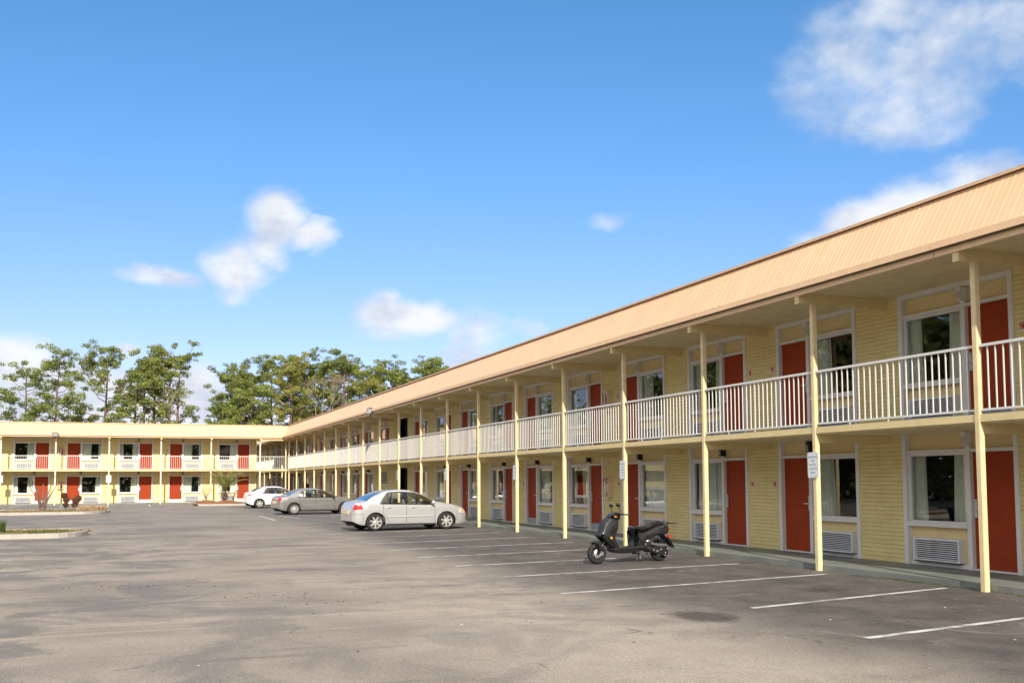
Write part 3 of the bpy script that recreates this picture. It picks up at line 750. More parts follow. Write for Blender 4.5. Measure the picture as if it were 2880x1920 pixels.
RTR = [
 (12.3, 17.5, 7.2, .20, 0, 2.3, 1, 'dense bushy pine at the left end of the right hand wood'),
 (13.2, 15.0, 7.4, .18, 0, 2.2, 0, 'low dense pine filling beneath the tallest left trees of the right hand wood'),
 (14.65, 17.6, 5.6, .40, 0, 1.3, 0, 'second tall pine from the left of the right hand wood'),
 (16.48, 19.5, 5.2, .42, .0, 1.2, 1, 'tall open crowned pine above the roof corner of the two wings'),
 (18.02, 18.3, 5.6, .42, 0, 1.5, 2, 'yellowish pine right of the tall open crowned pine'),
 (19.4, 18.4, 5.4, .45, 0, 1.4, 0, 'pine with a bare straight trunk above the roof valley'),
 (20.6, 19.7, 5.6, .45, .0, 1.5, 1, 'tallest dark topped pine in the middle of the right hand wood'),
 (22.0, 18.5, 5.6, .30, 0, 1.7, 0, 'mid green pine behind the bare tree'),
 (23.4, 19.2, 5.4, .30, 0, 1.6, 0, 'pointed pine right of the bare tree'),
 (24.6, 19.3, 5.0, .35, 0, 1.5, 1, 'round topped pine second right of the bare tree'),
 (26.3, 19.4, 4.8, .38, 0, 1.4, 1, 'narrow tufted pine top standing above its neighbours'),
 (27.3, 16.2, 6.4, .25, 0, 1.8, 2, 'bright yellow green pine low behind the long roof'),
 (28.6, 18.2, 5.4, .3, 0, 1.6, 0, 'pine with a ragged top midway along the roof slope'),
 (30.2, 18.0, 5.4, .3, 0, 1.6, 0, 'broad pine before the dip in the treetops'),
 (31.9, 17.0, 5.4, .3, 0, 1.6, 1, 'lower dark pine at the dip in the treetops'),
 (33.6, 17.2, 5.6, .3, 0, 1.6, 1, 'dark pine just left of the last twin tops'),
 (35.5, 19.0, 5.4, .3, 0, 1.8, 0, 'left one of the last twin topped pines above the roof'),
 (37.2, 19.0, 5.6, .3, 0, 1.8, 0, 'rightmost pine showing above the long roof'),
 (10.9, 12.5, 5.6, .16, 0, 1.8, 0, 'short bushy pine at the foot of the right hand wood'),
 (20.0, 11.5, 6.5, .2, 0, 1.6, 2, 'short green pine low over the roof valley'),
]
for i, (x, h, cw, cl, ln, de, mi, lb) in enumerate(RTR): pine(x, 125+rnd.uniform(-4, 6), h, cw, cl+.04, ln, de*(.78 if i > 1 else 1), Tm[mi], lb, 'pine trees of the right hand wood', seed=i+40)
def bare_tree(x, y, h, sp, label, seed, name='bare_tree', mat_='bare_wood', r0=.09, depth=5, twigs=None, cat='tree'):
    global rnd
    rnd = random.Random(seed); e = empty(name, (x, y, -.02)); tag(e, label, cat)
    t = MB(); lf = MB()
    def br(p, d, L, r, k):
        q = p+d*L*.5+Vector((rnd.uniform(-.1, .1), rnd.uniform(-.1, .1), 0))*L; e_ = q+(d+Vector((rnd.uniform(-.2, .2), rnd.uniform(-.2, .2), .1))).normalized()*L*.5
        t.tube([p, q, e_], [r, r*.8, r*.6], 5)
        if k == 0:
            for _ in range(8 if twigs else 0): lf.leaf(e_+Vector((rnd.gauss(0, .25), rnd.gauss(0, .25), rnd.gauss(0, .25))), .09)
            return
        for _ in range(2 if k > 3 else 3):
            nd = (d+Vector((rnd.gauss(0, sp), rnd.gauss(0, sp), rnd.uniform(-.1, .35)))).normalized(); br(e_, nd, L*.68, r*.6, k-1)
    br(Vector((0, 0, 0)), Vector((.12, 0, 1)).normalized(), h*.36, r0, depth)
    t.build('trunk', mat_, e, recalc=False)
    if twigs: lf.build('crown', twigs, e, recalc=False)
bare_tree(20.2, 118, 14.5, .28, 'tall bare pale tree in front of the right hand wood', 5, r0=.16, twigs='twig_foliage')
bare_tree(3.6, 118, 13, .25, 'thin bare sapling among the five tree cluster', 9, r0=.07, depth=4)
bare_tree(18.3, 112, 8.6, .4, 'low brownish bare tree just above the roof valley', 15, r0=.10, twigs='twig_foliage')
# dense foliage belt far behind (cannot be counted)
rnd = random.Random(99)
mb = MB()
for i in range(15000):
    x = rnd.uniform(20, 50); y = rnd.uniform(134, 146); z = rnd.random()**.8*(9.0+1.6*math.sin(x*.9)+1.2*math.sin(x*2.1))
    mb.leaf((x, y, z), rnd.uniform(.2, .42), 0)
tag(mb.build('distant_wood', 'needles_dark', recalc=False), 'dense evergreen undergrowth behind the right hand pines', 'woodland', kind='stuff')
mb = MB()
for i in range(9000):
    x = rnd.uniform(-60, 9); y = rnd.uniform(134, 142); z = rnd.random()**.8*(4.5+1.2*math.sin(x*.7))
    mb.leaf((x, y, z), rnd.uniform(.2, .4), 0)
tag(mb.build('far_hedge', 'needles_dark', recalc=False), 'dark hedge of evergreen shrubs far behind the end wing', 'hedge', kind='stuff')
mb = MB()
for i in range(16000):
    x = rnd.uniform(-95, -18); y = rnd.uniform(128, 138); z = rnd.random()**.85*(13+2.2*math.sin(x*.4)+1.8*math.sin(x*1.1))
    mb.leaf((x, y, z), rnd.uniform(.3, .6), 0)
tag(mb.build('far_left_wood', 'needles_dark', recalc=False), 'wood continuing to the left behind the end wing, outside the photo', 'woodland', kind='stuff')
# trees outside the frame: seen in the window reflections, and shading the near lot
OUT = [(-27, 30, 17, 'pine left of the lot beyond the left edge of the photo'), (-31, 38, 18, 'second pine left of the lot, outside the photo'), (-26, 47, 16, 'third pine left of the lot, outside the photo'),
       (-33, 55, 18, 'fourth pine left of the lot, outside the photo'), (-29, 66, 17, 'fifth pine left of the lot, outside the photo'), (-35, 20, 18, 'pine well left of the camera'),
       (-28, 76, 16, 'pine beside the far end of the left lot, outside the photo'), (-24, 24, 15, 'pine nearest the lot on the left, outside the photo')]
for i, (x, y, h, lb) in enumerate(OUT): pine(x, y, h, 9, .15, 0, 2.0, 'needles_dark', lb, 'pines outside the photo', seed=i+80, size=.3)

mb = MB()
for i in range(30000):
    y = rnd.uniform(-5, 112); x = rnd.uniform(-40, -30)+2*math.sin(y*.35); z = rnd.random()**.85*(14+2.5*math.sin(y*.5)+2*math.sin(y*1.3))
    mb.leaf((x, y, z), rnd.uniform(.35, .7), 0)
tag(mb.build('side_wood', 'needles_dark', recalc=False), 'wood of tall trees along the left side of the lot, outside the photo', 'woodland', kind='stuff')
mb = MB()
for i in range(24000):
    x = rnd.uniform(-42, 45); y = rnd.uniform(-56, -46)+2*math.sin(x*.3); z = rnd.random()**.85*(15+2.5*math.sin(x*.45)+2*math.sin(x*1.1))
    mb.leaf((x, y, z), rnd.uniform(.35, .7), 0)
tag(mb.build('rear_wood', 'needles_dark', recalc=False), 'wood of trees across the road behind the photographer, outside the photo', 'woodland', kind='stuff')
# ------------------------------------------------------------------ islands, plants
def island(x_end, ya, yb_, xl, mat_in, label_kerb):
    """rounded end at x_end, running left to xl"""
    def outline(off):
        r = (yb_-ya)/2-off; cy = (ya+yb_)/2; pts = [(xl, ya+off)]
        for i in range(13):
            a = -PI/2+PI*i/12; pts.append((x_end-(yb_-ya)/2*.55+math.cos(a)*r*.55, cy+math.sin(a)*r))
        pts.append((xl, yb_-off)); return pts
    o = outline(0); i_ = outline(.17); n = len(o); b = MB()
    b.add([(x, y, -.01) for x, y in o]+[(x, y, .13) for x, y in o]+[(x, y, .14) for x, y in i_]+[(x, y, .02) for x, y in i_],
          [(k, k+1, n+k+1, n+k) for k in range(n-1)]+[(n+k, n+k+1, 2*n+k+1, 2*n+k) for k in range(n-1)]+[(2*n+k, 2*n+k+1, 3*n+k+1, 3*n+k) for k in range(n-1)])
    e = b.build('traffic_island', 'kerb'); tag(e, kind='structure')
    b = MB(); b.add([(x, y, .10) for x, y in i_]+[((x+xl)/2 if False else x, y, .10) for x, y in i_][:0], [tuple(range(n))])
    q = b.build('soil_bed', mat_in, e)
    return e
island(-1.12, 32.0, 35.6, -22, 'soil', '')
island(-.85, 55.2, 61.0, -22, 'soil', '')
# planter by the far wing
b = MB(); o = [(4.45, 70.6), (5.2, 70.2), (9.6, 70.4), (9.6, 77.9), (3.9, 77.9), (3.95, 76.5)]
i_ = [(4.6, 70.8), (5.25, 70.4), (9.45, 70.6), (9.45, 77.8), (4.1, 77.8), (4.12, 76.5)]; n = 6
b.add([(x, y, -.01) for x, y in o]+[(x, y, .12) for x, y in o]+[(x, y, .13) for x, y in i_]+[(x, y, .02) for x, y in i_],
      [(k, (k+1) % n, n+(k+1) % n, n+k) for k in range(n)]+[(n+k, n+(k+1) % n, 2*n+(k+1) % n, 2*n+k) for k in range(n)]+[(2*n+k, 2*n+(k+1) % n, 3*n+(k+1) % n, 3*n+k) for k in range(n)])
e = b.build('planting_bed', 'kerb'); tag(e, kind='structure')
b = MB()
N = 26; vs = []
for i in range(N+1):
    for j in range(N+1):
        x = 4.2+(9.4-4.2)*i/N; y = 70.9+(77.75-70.9)*j/N
        z = .11+.22*math.exp(-((x-5.2)**2+(y-74.5)**2)/.5)+.22*math.exp(-((x-6.5)**2+(y-73.2)**2)/.7)+.12*math.exp(-((x-8.3)**2+(y-73.2)**2)/.5)+.02*math.sin(i*2.3+j*1.7)
        vs.append((x, y, z))
b.add(vs, [(i*(N+1)+j, (i+1)*(N+1)+j, (i+1)*(N+1)+j+1, i*(N+1)+j+1) for i in range(N) for j in range(N)], 0, True)
b.build('mulch_bed', 'mulch', e)
def grass_patch(name, cx, cy, rx, ry, n, h, mt, z0=.10, spread=.4, lbl=None, kind='stuff', cat='grass'):
    b = MB()
    for _ in range(n):
        a = rnd.uniform(0, 2*PI); r = rnd.random()**.5; x = cx+math.cos(a)*r*rx; y = cy+math.sin(a)*r*ry; hh = h*rnd.uniform(.5, 1.1)
        dx, dy = rnd.gauss(0, spread)*hh, rnd.gauss(0, spread)*hh; ww = .012+.01*rnd.random(); t = rnd.uniform(0, PI); wx, wy = math.cos(t)*ww, math.sin(t)*ww
        b.add([(x-wx, y-wy, z0), (x+wx, y+wy, z0), (x+dx*.5+wx*.7, y+dy*.5+wy*.7, z0+hh*.65), (x+dx*.5-wx*.7, y+dy*.5-wy*.7, z0+hh*.65), (x+dx, y+dy, z0+hh)], [(0, 1, 2, 3), (3, 2, 4)])
    o = b.build(name, mt, recalc=False)
    tag(o, lbl, cat, kind=kind); return o
rnd = random.Random(3)
for cx, cy, rx, ry, n, mt, lb in [(-2.55, 33.3, .45, .7, 700, 'grass_green', 'bright green grass clump in the middle of the near kerbed island'), (-1.95, 33.6, .35, .6, 500, 'grass_green', 'green grass clump near the tip of the near kerbed island'),
                          (-3.3, 33.8, .3, .5, 300, 'grass_green', 'sparse green weeds left on the near kerbed island')]:
    grass_patch('grass', cx, cy, rx, ry, n//2, .08, mt, lbl=lb)
grass_patch('dry_grass', -3.6, 33.8, 2.6, 1.5, 2600, .07, 'grass_straw', lbl='short straw coloured grass covering the near kerbed island')
grass_patch('dry_grass', -4.2, 57.8, 3.0, 2.3, 2600, .08, 'grass_straw', lbl='thin straw and leaves covering the farther kerbed island')
grass_patch('weed', -3.52, 33.3, .14, .14, 160, .42, 'grass_green', lbl='upright green weed tuft at the left end of the near island', kind=None, cat='plant', spread=.25)
b = empty('ornamental_grass', (-1.75, 58.6, .1)); tag(b, 'low mounds of dry tan ornamental grass at the tip of the farther island', 'ornamental grass')
g1 = grass_patch('dry_blades', -1.75, 58.6, .75, .5, 1500, .27, 'dry_grass', spread=.6, lbl=None, kind=None, cat=None)
g1.parent = b; g1.location = (1.75, -58.6, -.1)

def shrub(x, y, balls, label, name='topiary_shrub'):
    e = empty(name, (x, y, .1)); tag(e, label, 'shrub')
    t = MB(); t.tube([(0, 0, 0), (.02, 0, .3)], .03, 6); t.build('stem', 'stem_brown', e)
    b = MB()
    for cx, cz, r in balls:
        r *= .82
        for _ in range(520):
            d = Vector((rnd.gauss(0, 1), rnd.gauss(0, 1), rnd.gauss(0, 1))).normalized()*r*rnd.uniform(.75, 1.05)
            b.leaf((cx+d.x, d.y, cz+d.z), .035)
        b.ball((cx, 0, cz), (r*.8, r*.8, r*.8), 6, 0, .05)
    b.build('foliage', 'brown_leaf', e, recalc=False)
shrub(-3.1, 59.4, [(0, .30, .17), (.02, .58, .21), (-.08, .80, .20)], 'taller of the two brown clipped shrubs on the farther island')
shrub(-2.6, 59.0, [(-.04, .30, .2), (.02, .55, .24), (.14, .66, .2)], 'rounder brown clipped shrub right of the taller one')
shrub(8.15, 73.2, [(0, .30, .18), (0, .52, .18)], 'small brown clipped shrub beside the red door behind the white car', )
# V shaped cut crape myrtle
e = empty('cut_shrub', (-4.13, 57.9, .1)); tag(e, 'leafless multi stemmed shrub with cut back stems on the farther island', 'shrub')
b = MB()
for dx, dz, r in [(-.62, 1.3, .035), (-.5, 1.75, .04), (-.3, 1.2, .05), (.02, 1.45, .05), (.55, 1.85, .035), (.68, 1.45, .04), (.25, 1.2, .035), (.42, 1.1, .03), (-.2, .8, .05)]:
    b.tube([(dx*.08, rnd.uniform(-.05, .05), 0), (dx*.35, rnd.uniform(-.1, .1), dz*.4), (dx, rnd.uniform(-.2, .2), dz)], [r*1.5, r, r*.5], 6)
b.tube([(0, 0, -.05), (0, 0, .25)], [.16, .1], 8)
b.build('stems', 'stem_brown', e)
# pindo palm
def palm(x, y, z, label):
    e = empty('palm', (x, y, z)); tag(e, label, 'palm')
    t = MB(); t.tube([(0, 0, 0), (0, 0, .45), (.02, 0, .75)], [.14, .12, .09], 9)
    for i in range(26):
        a = i*2.4; h = .05+.55*i/26; t.tube([(math.cos(a)*.1, math.sin(a)*.1, h), (math.cos(a)*.34, math.sin(a)*.34, h+.22)], [.035, .016], 5)
    t.build('trunk', 'stem_brown', e)
    f = MB()
    for i in range(24):
        a = i*2.399; elv = rnd.uniform(1.15, 1.5) if i < 15 else rnd.uniform(.8, 1.2); L = rnd.uniform(1.7, 2.25)
        p = Vector((math.cos(a)*.05, math.sin(a)*.05, .7)); d = Vector((math.cos(a)*math.cos(elv), math.sin(a)*math.cos(elv), math.sin(elv))); pts = [p.copy()]
        for k in range(12): p = p+d*(L/12); d = (d+Vector((math.cos(a)*.06, math.sin(a)*.06, -.02-.016*k))).normalized(); pts.append(p.copy())
        f.tube(pts, [.018]+[.012]*11+[.004], 4, 0)
        for k in range(3, 13):
            tdir = (pts[k]-pts[k-1]).normalized(); sd_ = tdir.cross(Vector((0, 0, 1)))
            if sd_.length < .1: sd_ = Vector((1, 0, 0))
            sd_.normalize()
            for sg in (-1, 1):
                for h_ in (0, .5):
                    q = pts[k].lerp(pts[k-1], h_); ll = .36*(1-.5*abs(k-7)/6); tip = q+(tdir*.55+sd_*sg*.8+Vector((0, 0, -.25))).normalized()*ll; wv = tdir*.018
                    f.add([q-wv, q+wv, tip], [(0, 1, 2)], 0)
    f.build('frond_crown', 'palm_green', e, recalc=False)
palm(6.35, 73.2, .25, 'small palm with arching fronds in the mulch bed before the far wing')
def twiggy(x, y, z, label, h, s):
    e = empty('flowering_shrub', (x, y, z)); tag(e, label, 'shrub'); b = MB(); l = MB(); r = random.Random(s)
    for _ in range(16):
        a = r.uniform(0, 2*PI); q = r.uniform(.2, .55); tip = (math.cos(a)*q, math.sin(a)*q, h*r.uniform(.7, 1)); b.tube([(0, 0, 0), (tip[0]*.4, tip[1]*.4, h*.5), tip], [.012, .009, .005], 4)
        for _ in range(7): l.leaf(Vector(tip)+Vector((r.gauss(0, .06), r.gauss(0, .06), r.gauss(0, .06))), .03)
    b.build('stems', 'bare_wood', e); l.build('foliage', 'twig_foliage', e, recalc=False)
twiggy(5.2, 74.5, .3, 'thin leafless shrub left of the palm in the mulch bed', .85, 4)
twiggy(6.95, 73.4, .25, 'spiky bare shrub just right of the palm trunk', .9, 6)

# ------------------------------------------------------------------ signs on posts
def sign_proto():
    e = empty('parking_sign'); b = MB(); w_, h_ = .15, .225
    def rr(k): 
        pts = []
        for cx, cz, a0 in ((w_-.03, h_-.03, 0), (-w_+.03, h_-.03, PI/2), (-w_+.03, -h_+.03, PI), (w_-.03, -h_+.03, 1.5*PI)):
            for i in range(4): a = a0+PI/2*i/3; pts.append((cx+.03*math.cos(a)*k-(1-k)*math.copysign(0, cx), cz+.03*math.sin(a)*k))
        return pts
    p = rr(1); n = len(p)
    b.add([(x, -.002, z) for x, z in p]+[(x, .002, z) for x, z in p], [tuple(range(n)), tuple(range(n, 2*n))]+[(k, (k+1) % n, n+(k+1) % n, n+k) for k in range(n)])
    b.build('sign_panel', 'sign_white', e)
    b = MB(); t = .004
    for x0, x1, z0, z1 in ((-.13, .13, .20, .204), (-.13, .13, -.204, -.20), (-.134, -.13, -.204, .204), (.13, .134, -.204, .204)): b.box(x0, x1, -.0035, -.0022, z0, z1)
    for z in (.185, -.185): b.ball((0, -.003, z), (.006, .003, .006), 4)
    b.build('border', 'sign_ink', e)
    text_mesh('lettering', 'PARKING\nFOR\nMOTEL\nGUESTS\nONLY', .062, 'sign_ink', e, (0, -.0025, .0), (PI/2, 0, 0), .0006, 1.12)
    return e
sp0 = sign_proto(); G2 = 'motel guest parking signs'
signs = [(2, 'parking sign with legible blue lettering on the second post from the right edge', -.02), (4, 'white parking sign on the post the scooter stands in front of', 0), (6, 'white parking sign on the third post left of the scooter post, slightly tilted', .06),
         (8, 'white parking sign on a post right above the silver sedan bonnet', 0), (10, 'white parking sign beside the dark ground floor stair opening', 0), (13, 'white parking sign on the post above the tail of the silver sedan', 0),
         (15, 'white parking sign on the post above the grey sedan bonnet', 0), (17, 'farthest white parking sign above the grey sedan roof', 0)]
for i, (k, lb, tilt) in enumerate(signs):
    s0 = sp0 if i == 0 else copy_tree(sp0)
    s0.location = (X0-.062, Y0+k*SP+.02, 1.85); s0.rotation_euler = (0, tilt, -PI/2); tag(s0, lb, 'sign', G2)
for px, lb in ((-8.28, 'white parking sign on the far wing post at the left edge of the photo'), (-1.29, 'white parking sign on the far wing post between two windows')):
    s0 = copy_tree(sp0); s0.location = (px, YB-.06, 1.85); s0.rotation_euler = (0, 0, 0); s0.scale = (1.15, 1, 1.15); tag(s0, lb, 'sign', G2)
s0 = copy_tree(sp0); s0.location = (X0-.10, Y0+7*SP-.12, 1.80); s0.rotation_euler = (0, .12, -PI/2-.35); s0.scale = (.85, 1, .7); tag(s0, 'small crooked white sign hanging from the post right of the silver sedan', 'sign', G2)
# exit sign under the roof
e = empty('exit_sign', (12.2, 50.3, 4.72)); tag(e, 'red lettered EXIT sign hanging under the balcony roof by the stairs', 'sign')
b = MB(); b.box(-.19, .19, -.03, .03, -.1, .1, 0); b.tube([(0, 0, .1), (0, 0, .17)], .012, 6); b.build('sign_box', ['plate_cream'], e)
text_mesh('lettering', 'EXIT', .17, 'plate_red', e, (0, -.032, 0), (PI/2, 0, 0), .001)

# extinguisher cabinets
def cabinet():
    e = empty('extinguisher_cabinet'); b = MB(); w_, h_, d_ = .17, .29, .16
    b.box(-w_, w_, -.02, 0, -h_, h_); 
    for x0, x1, z0, z1 in ((-w_, -w_+.025, -h_, h_), (w_-.025, w_, -h_, h_), (-w_+.025, w_-.025, h_-.025, h_), (-w_+.025, w_-.025, -h_, -h_+.025), (-.03, .03, -h_+.025, h_-.025)): b.box(x0, x1, -d_, -.02, z0, z1)
    b.build('cabinet_box', 'plate_cream', e)
    b = MB(); b.add([(-.145, -d_+.01, -.265), (.145, -d_+.01, -.265), (.145, -d_+.01, .265), (-.145, -d_+.01, .265)], [(0, 1, 2, 3)]); b.build('glass_front', 'window_glass', e, recalc=False)
    b = MB(); b.lathe([(0, -.22), (.055, -.22), (.06, -.1), (.06, .1), (.02, .16), (.02, .2), (0, .2)], (.07, -.085, 0), 'z', 14); b.tube([(.07, -.085, .19), (.03, -.1, .22), (.02, -.11, .0)], .008, 5)
    b.build('extinguisher', 'light_red', e); return e
cb0 = cabinet(); G3 = 'fire extinguisher cabinets'
for i, (loc, rz, lb) in enumerate([((XW-.003, 26.1, 1.40), -PI/2, 'pale extinguisher cabinet on the ground floor wall behind the scooter mirror'), ((XW-.003, 26.1, 3.86), -PI/2, 'extinguisher cabinet on the upper floor wall above the scooter'),
                 ((-4.55, YW-.003, 1.42), 0, 'ground floor extinguisher cabinet on the far wing wall'), ((-4.55, YW-.003, 3.88), 0, 'upper floor extinguisher cabinet on the far wing wall')]):
    c0 = cb0 if i == 0 else copy_tree(cb0); c0.location = loc; c0.rotation_euler = (0, 0, rz); tag(c0, lb, 'fire extinguisher cabinet', G3)
# floodlights
def flood():
    e = empty('floodlight'); b = MB()
    v = [(-.17, -.02, -.15), (.17, -.02, -.15), (.17, -.02, .15), (-.17, -.02, .15), (-.12, .16, -.10), (.12, .16, -.10), (.12, .16, .12), (-.12, .16, .12)]
    b.add(v, [(4, 5, 6, 7), (0, 1, 5, 4), (1, 2, 6, 5), (2, 3, 7, 6), (3, 0, 4, 7)])
    for x0, x1, z0, z1 in ((-.18, -.14, -.16, .16), (.14, .18, -.16, .16), (-.14, .14, .12, .16), (-.14, .14, -.16, -.12)): b.box(x0, x1, -.045, -.02, z0, z1)
    b.build('housing', 'metal_grey', e)
    b = MB(); b.box(-.139, .139, -.03, -.021, -.119, .119); b.build('lens', 'lens', e)
    b = MB(); b.tube([(0, .08, -.12), (0, .08, -.26), (0, .16, -.3)], .022, 7); b.ball((0, .08, -.14), (.04, .04, .04), 5); b.build('bracket', 'black', e); return e
f0 = flood(); f0.location = (10.86, 47.75, 4.98); f0.rotation_euler = (math.radians(-14), 0, math.radians(-62)); tag(f0, 'grey floodlight sticking out from the eave of the long wing', 'floodlight', 'floodlights')
f1 = copy_tree(f0); f1.location = (-4.82, 77.35, 4.98); f1.rotation_euler = (math.radians(8), 0, 0); f1.scale = (1.1, 1, 1); tag(f1, 'grey floodlight on top of a far wing post at the eave', 'floodlight', 'floodlights')

# ------------------------------------------------------------------ cars
def smooth_interp(xs, pts, sig=.04):
    px, pz = zip(*pts); g_ = np.linspace(-.3, pts[-1][0]+.3, 1600); v = np.interp(g_, px, pz)
    st = g_[1]-g_[0]; k = np.exp(-.5*(np.arange(-60, 61)*st/sig)**2); k /= k.sum()
    vp = np.pad(v, 60, mode='edge'); vs = np.convolve(vp, k, 'valid'); return np.interp(xs, g_, vs)
def car(P, loc, heading, label, name='parked_car'):
    e = empty(name, loc, heading); e.scale = P.get('scale', (1, 1, 1)); tag(e, label, 'car', 'sedans parked nose in along the long wing')
    L = P['L']; Wm = P['W']/2; Ra = P['arch']; ax = P['axles']; zc = P['wr']; paint = P['paint']
    xs = list(np.linspace(0, L, int(L/.032)))
    extra = []
    for a in ax:
        zb0 = .19
        for i in range(0, 25):
            t = PI*i/24; extra.append(a-Ra*math.cos(t))
        extra += [a-Ra-.004, a+Ra+.004]
    xs = [x for x in xs if all(abs(x-q) > .012 for q in extra)]+extra; xs = np.array(sorted(xs))
    zt = smooth_interp(xs, P['top'], P.get('sig', .035)); zb = smooth_interp(xs, P['belt'], .05); hw = smooth_interp(xs, P['plan'], .03)*Wm
    zs = smooth_interp(xs, P.get('sill', [(0, .34), (.25, .22), (.6, .19), (L-.8, .19), (L-.3, .2), (L, .27)]), .04)
    rows_g = [0, .06, .22, .42, .62, .80, .94, 1]
    grid = []; NR = 9+7+4+4
    for i, x in enumerate(xs):
        belt = min(zb[i], zt[i]-.015); lo = zs[i]
        for a in ax:
            if abs(x-a) <= Ra+1e-4: lo = max(lo, zc+math.sqrt(max(0, Ra**2-(x-a)**2)))
        lo = min(lo, belt-.02)
        sec = []
        for r in range(9):
            z = lo+(belt-lo)*r/9
            g_ = np.interp(z, [.15, .24, .30, .42, .60, .74, .86, 1.0], [.90, .945, .975, .992, 1, .997, .982, .955])
            sec.append((hw[i]*g_, z))
        dz = zt[i]-belt; c = min(1, max(0, (dz-.12)/.35)); c = c*c*(3-2*c); lp = lambda a, b_: a+(b_-a)*c
        gb = np.interp(belt, [.15, .24, .30, .42, .60, .74, .86, 1.0], [.90, .945, .975, .992, 1, .997, .982, .955])
        y0_ = hw[i]*gb; P1 = (hw[i]*lp(.86, P.get('tumble', .735)), belt+dz*lp(.70, .86)); C1 = (hw[i]*lp(.80, .665), belt+dz*lp(.90, .985)); P2 = (hw[i]*lp(.62, .50), belt+dz*lp(.965, .988))
        for t in rows_g[:-1]:
            bul = .022*math.sin(t*PI)*lp(.6, 1); sec.append((y0_+(P1[0]-y0_)*t+bul, belt+(P1[1]-belt)*t))
        for k in range(4):
            t = k/4; sec.append(((1-t)**2*P1[0]+2*t*(1-t)*C1[0]+t*t*P2[0], (1-t)**2*P1[1]+2*t*(1-t)*C1[1]+t*t*P2[1]))
        for k in range(5):
            t = k/4; sec.append((P2[0]*(1-t), P2[1]+(zt[i]-P2[1])*math.sin(t*PI/2)))
        grid.append(sec)
    nr = len(grid[0]); groups = {}
    def vtx(i, r, s): y, z = grid[i][r]; return (xs[i], y*s, z)
    wn = P['win']
    for i in range(len(xs)-1):
        xm = (xs[i]+xs[i+1])/2
        for r in range(nr-1):
            zmid = (grid[i][r][1]+grid[i][r+1][1])/2; ymid = grid[i][r][0]
            gname = 'body'; mi = 0
            cabin = zt[i]-min(zb[i], zt[i]) > .16
            if 9 <= r < 16:
                t = (r-9)/7
                if wn['r0']+(wn['r1']-wn['r0'])*t**1.5 < xm < wn['f0'] and cabin:
                    if 10 <= r < 15:
                        if wn['bp'][0] < xm < wn['bp'][1] or wn['q'][0] < xm < wn['q'][1]: mi = 1
                        else: gname = 'side_window'
                    else: mi = 1
            if r >= 17 and cabin or (r >= 17 and zt[i]-zb[i] > .1):
                if wn['ws'][0] < xm < wn['ws'][1]: gname = 'windscreen'
                if wn['rw'][0] < xm < wn['rw'][1]: gname = 'rear_window'
            tq = max(0, xm-.10)/P['tl'][0]; tw = (P['tl'][2]-P['tl'][1])/2*(1-tq**1.3)
            if r < 16 and xm < P['tl'][0]+.1 and abs(zmid-(P['tl'][1]+P['tl'][2])/2-.04*tq) < tw and ymid > P['tl'][3]: gname = 'tail_light'
            if r < 16 and xm > L-P['hl'][0] and P['hl'][1] < zmid < P['hl'][2] and ymid > P['hl'][3]: gname = 'headlight'
            if xm > L-.05 and .36 < zmid < .46: mi = 1
            for s in (1, -1):
                key = gname
                if gname in ('side_window', 'tail_light', 'headlight'): key = (gname, s)
                groups.setdefault(key, []).append((i, r, s, mi))
    allm = {'body': [paint, 'black'], 'side_window': 'car_glass', 'windscreen': 'car_glass', 'rear_window': 'car_glass', 'tail_light': 'light_red', 'headlight': P.get('hlm', 'light_clear')}
    body = None
    for key in sorted(groups, key=str):
        fl = groups[key]; nm = key if isinstance(key, str) else key[0]; b = MB(); vi = {}
        for i, r, s, mi in fl:
            ids = []
            for (a, q) in ((i, r), (i+1, r), (i+1, r+1), (i, r+1)):
                kk = (a, q, s if q < nr-1 else 0)
                if kk not in vi: vi[kk] = len(b.v); b.v.append(vtx(a, q, s))
                ids.append(vi[kk])
            if s < 0: ids = ids[::-1]
            b.f.append(tuple(ids)); b.m.append(mi); b.sm.append(True)
        if nm == 'body':
            for i0 in (0, len(xs)-1):   # end caps
                for r in range(nr-2):
                    ids = [vi.get((i0, r, 1)), vi.get((i0, r+1, 1)), vi.get((i0, r+1, -1)), vi.get((i0, r, -1))]
                    if None in ids: continue
                    b.f.append(tuple(ids)); b.m.append(0); b.sm.append(False)
        o = b.build(nm, allm[nm], e, recalc=False)
        if nm == 'body': body = o
    # wheel wells + floor
    b = MB()
    for a in ax:
        for s in (1, -1):
            v = []; n = 16
            for i in range(n+1):
                t = PI*i/n; x = a-Ra*math.cos(t); z = zc+Ra*math.sin(t); yo = Wm*.975; v += [(x, s*yo, z), (x, s*(Wm-.34), z)]
            b.add(v, [(2*i, 2*i+2, 2*i+3, 2*i+1) for i in range(n)], 0, True)
            b.add([(a-Ra, s*(Wm-.34), zc+Ra), (a+Ra, s*(Wm-.34), zc+Ra), (a+Ra, s*(Wm-.34), .15), (a-Ra, s*(Wm-.34), .15)], [(0, 1, 2, 3)])
    b.box(.15, L-.25, -Wm*.62, Wm*.62, .17, .30)
    b.box(ax[0]+Ra+.05, ax[1]-Ra-.05, -Wm*.93, Wm*.93, .185, .26)
    b.build('underbody', 'dark', e, recalc=False)
    # interior
    b = MB(); x0 = wn['r0']-.1
    b.box(x0, wn['f0']-.1, -Wm*.86, Wm*.86, .32, .5)
    for sx_, n_ in ((x0+.12, 3), (wn['bp'][0]+.02, 2)):
        for yy in ((-.38, .38) if n_ == 2 else (-.42, .42)):
            b.box(sx_, sx_+.16, yy-.24, yy+.24, .5, .98); b.box(sx_+.1, sx_+.55, yy-.24, yy+.24, .5, .62); b.box(sx_+.0, sx_+.10, yy-.12, yy+.12, .98, 1.12)
